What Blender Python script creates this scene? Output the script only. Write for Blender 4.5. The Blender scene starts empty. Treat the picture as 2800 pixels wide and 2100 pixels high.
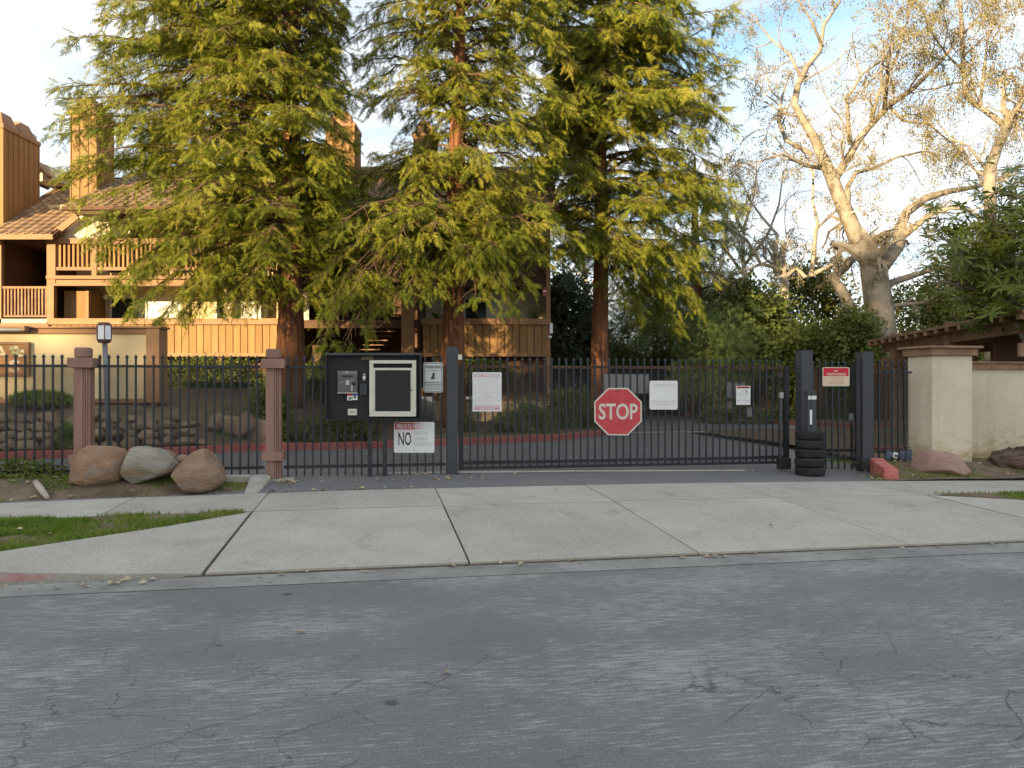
import bpy, math, random
import numpy as np
from mathutils import noise as mnoise, Vector

# ------------------------------------------------------------------ camera, sky, sun, exposure
sc = bpy.context.scene
COL = sc.collection
R = math.radians
F = 2103.0                      # focal length in photo pixels (2800 wide)
CZ = 1.6                        # eye height
cam = bpy.data.cameras.new('camera'); camo = bpy.data.objects.new('camera', cam); COL.objects.link(camo)
camo.location = (0, 0, CZ); camo.rotation_euler = (R(90), 0, 0)
cam.sensor_width = 36; cam.lens = F / 2800 * 36; cam.clip_end = 3000; cam.clip_start = 0.05
sc.camera = camo
SUN_EL, SUN_AZ = 9.0, (-0.62, -0.785)      # direction towards the sun, on the ground
w = bpy.data.worlds.new('World'); sc.world = w; w.use_nodes = True
wn, wl = w.node_tree.nodes, w.node_tree.links
wn.clear()
def WN(t, **k):
    n = wn.new(t)
    for a, b in k.items(): setattr(n, a, b)
    return n
sky = WN('ShaderNodeTexSky', sky_type='NISHITA', sun_disc=False)
sky.sun_elevation = R(SUN_EL)
sky.sun_rotation = math.atan2(SUN_AZ[0], SUN_AZ[1])
sky.air_density = 1.0; sky.dust_density = 1.2; sky.ozone_density = 1.5
geo = WN('ShaderNodeTexCoord')
sep = WN('ShaderNodeSeparateXYZ'); wl.new(geo.outputs['Generated'], sep.inputs[0])
zc = WN('ShaderNodeMath', operation='MAXIMUM'); wl.new(sep.outputs[2], zc.inputs[0]); zc.inputs[1].default_value = 0.0
za = WN('ShaderNodeMath', operation='ADD'); wl.new(zc.outputs[0], za.inputs[0]); za.inputs[1].default_value = 0.22
dx = WN('ShaderNodeMath', operation='DIVIDE'); wl.new(sep.outputs[0], dx.inputs[0]); wl.new(za.outputs[0], dx.inputs[1])
dy = WN('ShaderNodeMath', operation='DIVIDE'); wl.new(sep.outputs[1], dy.inputs[0]); wl.new(za.outputs[0], dy.inputs[1])
cb = WN('ShaderNodeCombineXYZ'); wl.new(dx.outputs[0], cb.inputs[0]); wl.new(dy.outputs[0], cb.inputs[1])
mp = WN('ShaderNodeMapping'); mp.inputs['Scale'].default_value = (1.0, 1.7, 1); mp.inputs['Location'].default_value = (3.1, 1.7, 0)
mp.inputs['Rotation'].default_value = (0, 0, 0.5); wl.new(cb.outputs[0], mp.inputs[0])
ns = WN('ShaderNodeTexNoise'); ns.inputs['Scale'].default_value = 0.9; ns.inputs['Detail'].default_value = 9; ns.inputs['Roughness'].default_value = 0.62
ns.inputs['Distortion'].default_value = 0.5; wl.new(mp.outputs[0], ns.inputs['Vector'])
# thicker cloud towards the horizon
hz = WN('ShaderNodeMath', operation='MULTIPLY_ADD'); wl.new(zc.outputs[0], hz.inputs[0]); hz.inputs[1].default_value = -0.10; wl.new(ns.outputs[0], hz.inputs[2])
rmp = WN('ShaderNodeValToRGB'); rmp.color_ramp.elements[0].position = 0.25; rmp.color_ramp.elements[1].position = 0.47
wl.new(hz.outputs[0], rmp.inputs[0])
CLOUD = (3.9, 3.78, 3.66, 1)
THIN = (2.3, 2.5, 2.75, 1)
nb_ = WN('ShaderNodeTexNoise'); nb_.inputs['Scale'].default_value = 2.3; nb_.inputs['Detail'].default_value = 8; nb_.inputs['Roughness'].default_value = 0.6; wl.new(mp.outputs[0], nb_.inputs['Vector'])
rb = WN('ShaderNodeValToRGB'); rb.color_ramp.elements[0].position = 0.40; rb.color_ramp.elements[1].position = 0.68; rb.color_ramp.elements[0].color = THIN; rb.color_ramp.elements[1].color = CLOUD
wl.new(nb_.outputs[0], rb.inputs[0])
cf = WN('ShaderNodeMath', operation='MULTIPLY'); wl.new(rmp.outputs[0], cf.inputs[0]); cf.inputs[1].default_value = 0.86
mixc = WN('ShaderNodeMixRGB'); wl.new(cf.outputs[0], mixc.inputs[0]); wl.new(sky.outputs[0], mixc.inputs[1]); wl.new(rb.outputs[0], mixc.inputs[2])
bg = WN('ShaderNodeBackground'); bg.inputs[1].default_value = 0.12
wl.new(mixc.outputs[0], bg.inputs[0])
wo = WN('ShaderNodeOutputWorld'); wl.new(bg.outputs[0], wo.inputs[0])
sl = bpy.data.lights.new('sun', 'SUN'); sl.energy = 4.5; sl.angle = R(0.5); sl.color = (1.0, 0.74, 0.42)
so = bpy.data.objects.new('sun', sl); COL.objects.link(so)
sd = Vector((SUN_AZ[0] * math.cos(R(SUN_EL)), SUN_AZ[1] * math.cos(R(SUN_EL)), math.sin(R(SUN_EL))))
so.rotation_euler = sd.to_track_quat('Z', 'Y').to_euler(); so.location = (-30, -30, 30)
sc.view_settings.view_transform = 'Standard'; sc.view_settings.look = 'None'
sc.view_settings.gamma = 1; sc.view_settings.use_curve_mapping = False
sc.view_settings.exposure = 1.75
sc.cycles.max_bounces = 6; sc.cycles.transparent_max_bounces = 6

# ------------------------------------------------------------------ helpers
TH = R(10.1); CT, ST = math.cos(TH), math.sin(TH)
OY = 6.81                        # street frame: s along the kerb, n into the property
def SW(s, n, z=0.0): return (s * CT - n * ST, OY + s * ST + n * CT, z)
def P(u, v, d): return ((u - 1400) / F * d, d, CZ + (1050 - v) / F * d)
def XB(u, d): return (u - 1400) / F * d
def ZB(v, d): return CZ + (1050 - v) / F * d
def dep(u, n):
    t = (u - 1400) / F
    return (n + OY * CT) / (CT - t * ST)
def FS(u, n):                    # pixel column on the street-parallel plane n -> s
    t = (u - 1400) / F; d = dep(u, n)
    return d * t * CT + (d - OY) * ST
def FZ(u, v, n): return CZ + (1050 - v) / F * dep(u, n)

XF = {}                          # name -> (loc, rz) of an Empty
def tag(o, label=None, cat=None, group=None, kind=None):
    if label: o['label'] = label
    if cat: o['category'] = cat
    if group: o['group'] = group
    if kind: o['kind'] = kind
    return o
def thing(name, loc, label=None, cat=None, group=None, rz=0.0, kind=None):
    o = bpy.data.objects.new(name, None); COL.objects.link(o)
    o.location = loc; o.rotation_euler = (0, 0, rz); o.empty_display_size = 0.1
    XF[o.name] = (tuple(loc), rz)
    return tag(o, label, cat, group, kind)
def street_thing(name, s, n, z, label, cat, group=None, kind=None):
    return thing(name, SW(s, n, z), label, cat, group, TH, kind)

class MB:
    def __init__(s): s.v = []; s.f = []
    def add(s, vs, fs):
        k = len(s.v); s.v += [tuple(map(float, p)) for p in vs]; s.f += [tuple(i + k for i in f) for f in fs]; return s
    def box(s, x0, x1, y0, y1, z0, z1):
        vs = [(x, y, z) for x in (x0, x1) for y in (y0, y1) for z in (z0, z1)]
        return s.add(vs, [(0, 1, 3, 2), (4, 6, 7, 5), (0, 4, 5, 1), (2, 3, 7, 6), (0, 2, 6, 4), (1, 5, 7, 3)])
    def beam(s, a, b, w_, h, up=(0, 0, 1)):
        a, b = Vector(a), Vector(b); d = (b - a).normalized(); up = Vector(up)
        r = d.cross(up).normalized(); u2 = r.cross(d).normalized()
        vs = []
        for p in (a, b):
            for i, j in ((-1, -1), (1, -1), (1, 1), (-1, 1)): vs.append(p + r * (i * w_ / 2) + u2 * (j * h / 2))
        return s.add(vs, [(3, 2, 1, 0), (4, 5, 6, 7), (0, 1, 5, 4), (1, 2, 6, 5), (2, 3, 7, 6), (3, 0, 4, 7)])
    def prism(s, pts, y0, y1):      # outline (x,z) extruded along y
        n = len(pts)
        vs = [(p[0], y0, p[1]) for p in pts] + [(p[0], y1, p[1]) for p in pts]
        fs = [tuple(range(n)), tuple(range(2 * n - 1, n - 1, -1))] + [((i + 1) % n, i, i + n, (i + 1) % n + n) for i in range(n)]
        return s.add(vs, fs)
    def slab(s, pts, th):           # polygon (x,y,z) with a thickness downwards
        n = len(pts)
        vs = list(pts) + [(p[0], p[1], p[2] - th) for p in pts]
        fs = [tuple(range(n)), tuple(range(2 * n - 1, n - 1, -1))] + [((i + 1) % n, i, i + n, (i + 1) % n + n) for i in range(n)]
        return s.add(vs, fs)
    def tube(s, pts, rad, seg=8, cap=True, jit=None):
        pts = [Vector(p) for p in pts]; n = len(pts); rings = []
        x = None
        for i, p in enumerate(pts):
            d = (pts[min(i + 1, n - 1)] - pts[max(i - 1, 0)]).normalized()
            if x is None:
                x = d.cross(Vector((0.31, 0.95, 0.05))).normalized()
            x = (x - d * x.dot(d)).normalized(); y = d.cross(x)
            r = rad[i] if hasattr(rad, '__len__') else rad
            ring = []
            for k in range(seg):
                a = 2 * math.pi * k / seg
                rr = r * (jit(i, k) if jit else 1)
                ring.append(p + (x * math.cos(a) + y * math.sin(a)) * rr)
            rings.append(ring)
        vs = [q for r_ in rings for q in r_]
        fs = [(i * seg + k, i * seg + (k + 1) % seg, (i + 1) * seg + (k + 1) % seg, (i + 1) * seg + k) for i in range(n - 1) for k in range(seg)]
        if cap: fs += [tuple(range(seg - 1, -1, -1)), tuple(range((n - 1) * seg, n * seg))]
        return s.add(vs, fs)
    def lathe(s, prof, c=(0, 0, 0), seg=24, a0=0.0):
        vs = []; n = len(prof)
        for r, z in prof:
            for k in range(seg):
                a = a0 + 2 * math.pi * k / seg
                vs.append((c[0] + r * math.cos(a), c[1] + r * math.sin(a), c[2] + z))
        fs = [(i * seg + k, i * seg + (k + 1) % seg, (i + 1) * seg + (k + 1) % seg, (i + 1) * seg + k) for i in range(n - 1) for k in range(seg)]
        fs += [tuple(range(seg - 1, -1, -1)), tuple(range((n - 1) * seg, n * seg))]
        return s.add(vs, fs)

def to_local(vs, parent):
    a = np.asarray(vs, dtype=np.float64).reshape(-1, 3)
    if parent is None: return a
    loc, rz = XF.get(parent.name, ((0, 0, 0), 0.0))
    a = a - np.array(loc); c, s_ = math.cos(-rz), math.sin(-rz)
    return np.stack([a[:, 0] * c - a[:, 1] * s_, a[:, 0] * s_ + a[:, 1] * c, a[:, 2]], 1)
def link(name, me, m, parent=None, bevel=0.0, smooth=False):
    o = bpy.data.objects.new(name, me); COL.objects.link(o)
    if m is not None and not me.materials: me.materials.append(m)
    if parent is not None:
        o.parent = parent
        if parent.name not in XF or parent.type == 'MESH': pass
        XF[o.name] = XF.get(parent.name, ((0, 0, 0), 0.0))
    if smooth:
        me.polygons.foreach_set('use_smooth', [True] * len(me.polygons))
    if bevel:
        b = o.modifiers.new('bevel', 'BEVEL'); b.width = bevel; b.segments = 2; b.limit_method = 'ANGLE'
    return o
def build(name, mb, m, parent=None, world=True, bevel=0.0, smooth=False, label=None, kind=None):
    """one mesh object; world=True: coordinates are world and get moved into the parent's frame"""
    me = bpy.data.meshes.new(name)
    vs = to_local(mb.v, parent) if world else mb.v
    me.from_pydata([tuple(p) for p in vs], [], mb.f); me.update()
    o = link(name, me, m, parent, bevel, smooth)
    return tag(o, label=label, kind=kind)
def build_np(name, tris, m, parent=None, kind=None, smooth=False):
    """tris: (N,3,3) or quads (N,4,3) array of loose faces, world coordinates"""
    t = np.asarray(tris, dtype=np.float32); n, k = t.shape[0], t.shape[1]
    v = to_local(t.reshape(-1, 3), parent).astype(np.float32)
    me = bpy.data.meshes.new(name)
    me.vertices.add(n * k); me.vertices.foreach_set('co', v.ravel())
    me.loops.add(n * k); me.loops.foreach_set('vertex_index', np.arange(n * k, dtype=np.int32))
    me.polygons.add(n); me.polygons.foreach_set('loop_start', np.arange(0, n * k, k, dtype=np.int32))
    me.update(calc_edges=True)
    return tag(link(name, me, m, parent), kind=kind)
def copy_part(o, parent, off=None, rot=None):
    c = o.copy(); COL.objects.link(c); c.parent = parent
    if off is not None: c.location = off
    if rot is not None: c.rotation_euler = rot
    XF[c.name] = XF.get(parent.name, ((0, 0, 0), 0))
    return c

# ------------------------------------------------------------------ materials
def nodes_of(name):
    m = bpy.data.materials.new(name); m.use_nodes = True
    nt = m.node_tree; b = nt.nodes['Principled BSDF']
    return m, nt, nt.nodes, nt.links, b
def C4(c): return (c[0], c[1], c[2], 1)
def coords(nt, stretch=(1, 1, 1), vary=True, rot=None):
    tc = nt.nodes.new('ShaderNodeTexCoord'); mp_ = nt.nodes.new('ShaderNodeMapping')
    mp_.inputs['Scale'].default_value = stretch
    if rot: mp_.inputs['Rotation'].default_value = rot
    src = tc.outputs['Object']
    if vary:
        oi = nt.nodes.new('ShaderNodeObjectInfo'); mu = nt.nodes.new('ShaderNodeVectorMath'); mu.operation = 'MULTIPLY_ADD'
        cx = nt.nodes.new('ShaderNodeCombineXYZ')
        for i in range(3): nt.links.new(oi.outputs['Random'], cx.inputs[i])
        nt.links.new(cx.outputs[0], mu.inputs[0]); mu.inputs[1].default_value = (37, 51, 23)
        nt.links.new(src, mu.inputs[2]); src = mu.outputs[0]
    nt.links.new(src, mp_.inputs[0])
    return mp_.outputs[0]
def noise_n(nt, vec, scale, detail=6, rough=0.6, dist=0.0):
    n = nt.nodes.new('ShaderNodeTexNoise'); n.inputs['Scale'].default_value = scale; n.inputs['Detail'].default_value = detail
    n.inputs['Roughness'].default_value = rough; n.inputs['Distortion'].default_value = dist
    nt.links.new(vec, n.inputs['Vector']); return n.outputs[0]
def ramp(nt, fac, stops):
    r = nt.nodes.new('ShaderNodeValToRGB'); e = r.color_ramp.elements
    while len(e) < len(stops): e.new(0.5)
    for el, (p, c) in zip(e, stops): el.position = p; el.color = C4(c) if len(c) == 3 else c
    nt.links.new(fac, r.inputs[0]); return r.outputs[0]
def mix(nt, fac, a, b, mode='MIX'):
    m_ = nt.nodes.new('ShaderNodeMixRGB'); m_.blend_type = mode
    for i, x in ((0, fac), (1, a), (2, b)):
        if isinstance(x, (int, float)): m_.inputs[i].default_value = x if i == 0 else (x, x, x, 1)
        elif isinstance(x, tuple): m_.inputs[i].default_value = C4(x)
        else: nt.links.new(x, m_.inputs[i])
    return m_.outputs[0]
def bump(nt, b, h, strength, dist=0.02):
    bp = nt.nodes.new('ShaderNodeBump'); bp.inputs['Strength'].default_value = strength; bp.inputs['Distance'].default_value = dist
    nt.links.new(h, bp.inputs['Height']); nt.links.new(bp.outputs[0], b.inputs['Normal'])
def M(name, c1, c2=None, scale=4, rough=0.8, stretch=(1, 1, 1), bmp=0.2, bscale=None, bdist=0.01, spec=0.25, metal=0.0, vary=0.0, lo=0.35, hi=0.68, spots=None):
    m, nt, N, L, b = nodes_of(name)
    b.inputs['Roughness'].default_value = rough; b.inputs['Specular IOR Level'].default_value = spec; b.inputs['Metallic'].default_value = metal
    vec = coords(nt, stretch)
    c = ramp(nt, noise_n(nt, vec, scale), [(lo, c1), (hi, c2 or tuple(min(1, x * 1.25) for x in c1))])
    if spots:
        f = ramp(nt, noise_n(nt, vec, spots[1], 8, 0.7), [(spots[2], (0, 0, 0)), (spots[2] + 0.06, (1, 1, 1))])
        c = mix(nt, f, c, spots[0])
    if vary:
        oi = N.new('ShaderNodeObjectInfo'); mr = N.new('ShaderNodeMapRange'); L.new(oi.outputs['Random'], mr.inputs[0])
        mr.inputs[3].default_value = 1 - vary; mr.inputs[4].default_value = 1 + vary
        hs = N.new('ShaderNodeHueSaturation'); L.new(mr.outputs[0], hs.inputs['Value']); L.new(c, hs.inputs['Color']); c = hs.outputs[0]
    L.new(c, b.inputs['Base Color'])
    if bmp: bump(nt, b, noise_n(nt, vec, bscale or scale * 6, 8, 0.65), bmp, bdist)
    return m
def leaf_mat(name, cols, trans=0.35, nscale=0.5, rough=0.6):
    m, nt, N, L, b = nodes_of(name)
    g = N.new('ShaderNodeNewGeometry'); tc = N.new('ShaderNodeTexCoord')
    n = noise_n(nt, tc.outputs['Object'], nscale, 4)
    a = N.new('ShaderNodeMath'); a.operation = 'MULTIPLY_ADD'; L.new(g.outputs['Random Per Island'], a.inputs[0]); a.inputs[1].default_value = 0.5
    mm = N.new('ShaderNodeMath'); mm.operation = 'MULTIPLY_ADD'; L.new(n, mm.inputs[0]); mm.inputs[1].default_value = 1.5; mm.inputs[2].default_value = -0.5
    L.new(mm.outputs[0], a.inputs[2])
    c = ramp(nt, a.outputs[0], [(i / (len(cols) - 1) * 0.9 + 0.05, x) for i, x in enumerate(cols)])
    L.new(c, b.inputs['Base Color']); b.inputs['Roughness'].default_value = rough; b.inputs['Specular IOR Level'].default_value = 0.2
    t = N.new('ShaderNodeBsdfTranslucent'); L.new(c, t.inputs[0]); ms = N.new('ShaderNodeMixShader'); ms.inputs[0].default_value = trans
    L.new(b.outputs[0], ms.inputs[1]); L.new(t.outputs[0], ms.inputs[2]); L.new(ms.outputs[0], N['Material Output'].inputs[0])
    return m
def plain(name, c, rough=0.6, metal=0.0, spec=0.3):
    return M(name, tuple(x * 0.93 for x in c), tuple(min(1, x * 1.06) for x in c), 9, rough, bmp=0.03, metal=metal, spec=spec)

def concrete_mat(name, c1, c2):
    m, nt, N, L, b = nodes_of(name); b.inputs['Roughness'].default_value = .92; b.inputs['Specular IOR Level'].default_value = .2
    vec = coords(nt)
    c = ramp(nt, noise_n(nt, vec, 1.1, 7, .65), [(.3, c1), (.7, c2)])
    c = mix(nt, .85, c, ramp(nt, noise_n(nt, vec, 62, 5, .85), [(.36, (.62, .62, .62)), (.64, (1.34, 1.34, 1.34))]), 'MULTIPLY')
    f = ramp(nt, noise_n(nt, coords(nt, (1.0, .45, 1)), 2.6, 8, .7, .4), [(.56, (0, 0, 0)), (.74, (.55, .55, .55))])
    c = mix(nt, f, c, (.22, .20, .17))
    f = ramp(nt, noise_n(nt, vec, 22, 3, .5), [(.70, (0, 0, 0)), (.74, (.7, .7, .7))]); c = mix(nt, f, c, (.13, .12, .11))
    oi = N.new('ShaderNodeObjectInfo'); mr = N.new('ShaderNodeMapRange'); L.new(oi.outputs['Random'], mr.inputs[0]); mr.inputs[3].default_value = .93; mr.inputs[4].default_value = 1.06
    hs = N.new('ShaderNodeHueSaturation'); L.new(mr.outputs[0], hs.inputs['Value']); L.new(c, hs.inputs['Color']); L.new(hs.outputs[0], b.inputs['Base Color'])
    bump(nt, b, noise_n(nt, vec, 70, 6, .8), .7, .006); return m
m_concrete = concrete_mat('concrete', (0.37, 0.345, 0.29), (0.48, 0.45, 0.385))
m_kerbc = M('kerb_concrete', (0.36, 0.34, 0.28), (0.46, 0.44, 0.37), 5, 0.9, bmp=0.4, bscale=60)
m_gutter = M('gutter_concrete', (0.20, 0.20, 0.18), (0.32, 0.315, 0.285), 2.2, 0.9, bmp=0.5, bscale=60, spots=((0.13, 0.12, 0.11), 9, 0.6))
m_joint = M('joint_dirt', (0.06, 0.045, 0.03), (0.13, 0.10, 0.07), 20, 0.95)
m_red = M('red_kerb_paint', (0.33, 0.085, 0.068), (0.45, 0.15, 0.12), 5, 0.75, bmp=0.35, bscale=40, spots=((0.32, 0.25, 0.21), 11, 0.62))
m_dirt = M('dirt', (0.13, 0.095, 0.062), (0.25, 0.19, 0.13), 3, 0.95, bmp=0.9, bscale=25, bdist=0.03, spots=((0.09, 0.12, 0.03), 2.3, 0.60))
m_soil = M('bark_soil', (0.12, 0.085, 0.052), (0.23, 0.165, 0.105), 3, 0.95, bmp=1.0, bscale=18, bdist=0.05, spots=((0.11, 0.13, 0.04), 1.6, 0.56))
m_ground = M('far_ground', (0.07, 0.075, 0.03), (0.13, 0.11, 0.06), 0.5, 0.95)
m_iron = M('painted_iron', (0.020, 0.023, 0.027), (0.035, 0.039, 0.044), 7, 0.5, bmp=0.1, spec=0.4)
m_irong = M('grey_painted_steel', (0.045, 0.049, 0.056), (0.062, 0.066, 0.073), 3, 0.5, bmp=0.08, spec=0.4)
m_rusty = M('rusty_rail', (0.055, 0.028, 0.018), (0.14, 0.075, 0.045), 9, 0.75, stretch=(0.15, 1, 1), bmp=0.4)
m_mesh = M('expanded_metal', (0.030, 0.031, 0.032), (0.05, 0.048, 0.045), 7, 0.6)
m_pil = M('brown_painted_wood', (0.25, 0.145, 0.112), (0.35, 0.215, 0.17), 3, 0.75, stretch=(2.2, 2.2, 0.25), bmp=0.5, bscale=30)
m_board = M('ochre_boards', (0.235, 0.132, 0.050), (0.315, 0.185, 0.075), 2, 0.75, stretch=(3, 3, 0.3), bmp=0.4, bscale=20, vary=0.10)
m_trim = M('brown_trim', (0.24, 0.135, 0.07), (0.32, 0.185, 0.095), 2, 0.7, stretch=(0.4, 1, 1), bmp=0.3, vary=0.06)
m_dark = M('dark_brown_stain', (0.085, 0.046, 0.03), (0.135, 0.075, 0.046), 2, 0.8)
m_stucco = M('stucco', (0.58, 0.45, 0.245), (0.68, 0.55, 0.33), 1.2, 0.95, bmp=0.6, bscale=45, bdist=0.01)
def stained_stucco(name, c1, c2):
    m, nt, N, L, b = nodes_of(name); b.inputs['Roughness'].default_value = .95; b.inputs['Specular IOR Level'].default_value = .15
    vec = coords(nt); c = ramp(nt, noise_n(nt, vec, 1.1, 6), [(.35, c1), (.7, c2)])
    tc = N.new('ShaderNodeTexCoord'); sp = N.new('ShaderNodeSeparateXYZ'); L.new(tc.outputs['Object'], sp.inputs[0])
    mr = N.new('ShaderNodeMapRange'); L.new(sp.outputs[2], mr.inputs[0]); mr.inputs[1].default_value = .0; mr.inputs[2].default_value = .75; mr.inputs[3].default_value = .30; mr.inputs[4].default_value = -.05
    ad = N.new('ShaderNodeMath'); ad.operation = 'ADD'; L.new(noise_n(nt, coords(nt, (1, 1, 2.2)), 3.2, 8, .7), ad.inputs[0]); L.new(mr.outputs[0], ad.inputs[1])
    c = mix(nt, ramp(nt, ad.outputs[0], [(.60, (0, 0, 0)), (.84, (.75, .75, .75))]), c, (.36, .25, .12))
    st = noise_n(nt, coords(nt, (7, 7, .35)), 1.6, 5, .6); c = mix(nt, ramp(nt, st, [(.56, (0, 0, 0)), (.75, (.4, .4, .4))]), c, (.36, .32, .25))
    L.new(c, b.inputs['Base Color']); bump(nt, b, noise_n(nt, vec, 16, 9, .7), .9, .02); return m
m_stucco2 = stained_stucco('pale_stucco', (0.58, 0.51, 0.37), (0.70, 0.63, 0.48))
m_tile = M('roof_tile', (0.24, 0.155, 0.085), (0.34, 0.23, 0.13), 3, 0.85, bmp=0.4, vary=0.28)
m_glass = plain('dark_window_glass', (0.03, 0.035, 0.04), 0.08, 0.0, 0.6)
m_curtain = M('white_curtain', (0.62, 0.60, 0.54), (0.76, 0.74, 0.68), 2, 0.9, stretch=(14, 1, 0.1))
m_white = M('white_paint', (0.72, 0.72, 0.70), (0.80, 0.80, 0.78), 6, 0.5, bmp=0.05)
m_cream = M('ivory_paint', (0.60, 0.57, 0.47), (0.70, 0.67, 0.56), 6, 0.5, bmp=0.05)
m_frost = M('frosted_glass', (0.80, 0.80, 0.84), (0.88, 0.88, 0.90), 6, 0.35)
m_bark = M('redwood_bark', (0.10, 0.042, 0.022), (0.27, 0.125, 0.06), 3.2, 0.95, stretch=(4.5, 4.5, 0.35), bmp=1.0, bscale=5, bdist=0.06)
m_twig = M('twig_bark', (0.08, 0.05, 0.03), (0.15, 0.10, 0.06), 6, 0.9)
m_plane = M('plane_bark', (0.18, 0.155, 0.12), (0.35, 0.31, 0.245), 2.6, 0.9, bmp=0.7, bscale=7, bdist=0.04, spots=((0.13, 0.105, 0.075), 2.4, 0.56))
m_perg = M('pergola_wood', (0.20, 0.12, 0.075), (0.33, 0.21, 0.13), 2, 0.8, stretch=(1.5, 1.5, 1.5), bmp=0.4, vary=0.12)
m_rubber = M('tyre_rubber', (0.018, 0.018, 0.019), (0.04, 0.04, 0.04), 6, 0.8, bmp=0.15)
m_black = plain('black_board', (0.017, 0.019, 0.022), 0.5)
m_grey = plain('grey_box', (0.12, 0.125, 0.125), 0.45, 0.3)
m_chrome = plain('bright_metal', (0.6, 0.6, 0.58), 0.3, 0.8)
m_fence = M('dark_fence_boards', (0.075, 0.042, 0.026), (0.13, 0.075, 0.045), 2, 0.9, stretch=(3, 3, 0.3), vary=0.2)
m_grass = leaf_mat('grass_blades', [(0.07, 0.125, 0.015), (0.135, 0.22, 0.025), (0.21, 0.28, 0.042), (0.28, 0.25, 0.085)], 0.3, 2.0)
m_leaflit = leaf_mat('dry_leaves', [(0.25, 0.17, 0.09), (0.46, 0.37, 0.23), (0.60, 0.53, 0.38)], 0.1)
m_red_leaf = leaf_mat('redwood_needles', [(0.075, 0.112, 0.016), (0.150, 0.185, 0.020), (0.235, 0.240, 0.026), (0.33, 0.27, 0.05)], 0.32, 0.8)
m_red_leaf2 = leaf_mat('dark_conifer_needles', [(0.11, 0.16, 0.06), (0.18, 0.24, 0.08), (0.26, 0.30, 0.09)], 0.42, 0.5)
m_hedge = leaf_mat('hedge_leaves', [(0.08, 0.115, 0.032), (0.15, 0.19, 0.05), (0.23, 0.245, 0.07)], 0.4, 0.8)
m_blue_leaf = leaf_mat('blue_green_leaves', [(0.07, 0.11, 0.07), (0.12, 0.165, 0.10), (0.17, 0.21, 0.115)], 0.36, 0.7)
m_oliv = leaf_mat('olive_leaves', [(0.08, 0.10, 0.024), (0.15, 0.155, 0.036), (0.22, 0.195, 0.06)], 0.38, 0.6)
m_plane_leaf = leaf_mat('plane_tree_leaves', [(0.13, 0.105, 0.05), (0.22, 0.19, 0.08), (0.29, 0.265, 0.11), (0.36, 0.31, 0.17)], 0.35, 0.5)
m_big = leaf_mat('glossy_leaves', [(0.05, 0.09, 0.018), (0.10, 0.145, 0.025), (0.16, 0.19, 0.03), (0.26, 0.25, 0.05)], 0.3, 1.0, 0.4)

def rock_mat(name, c1, c2, c3): return M(name, c1, c2, 2.6, 0.92, stretch=(1, 1, 2.6), bmp=1.0, bscale=16, bdist=0.05, spots=(c3, 1.8, 0.54))
m_rock1 = rock_mat('rust_rock', (0.33, 0.195, 0.12), (0.47, 0.31, 0.20), (0.36, 0.29, 0.23))
m_rock2 = rock_mat('grey_rock', (0.28, 0.245, 0.19), (0.45, 0.41, 0.35), (0.34, 0.25, 0.14))
m_rock3 = rock_mat('brown_rock', (0.27, 0.175, 0.115), (0.42, 0.285, 0.19), (0.31, 0.26, 0.21))
m_stone = M('bed_stone', (0.22, 0.155, 0.095), (0.34, 0.25, 0.165), 3, 0.9, bmp=0.7, bscale=12, bdist=0.03, vary=0.25)

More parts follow.
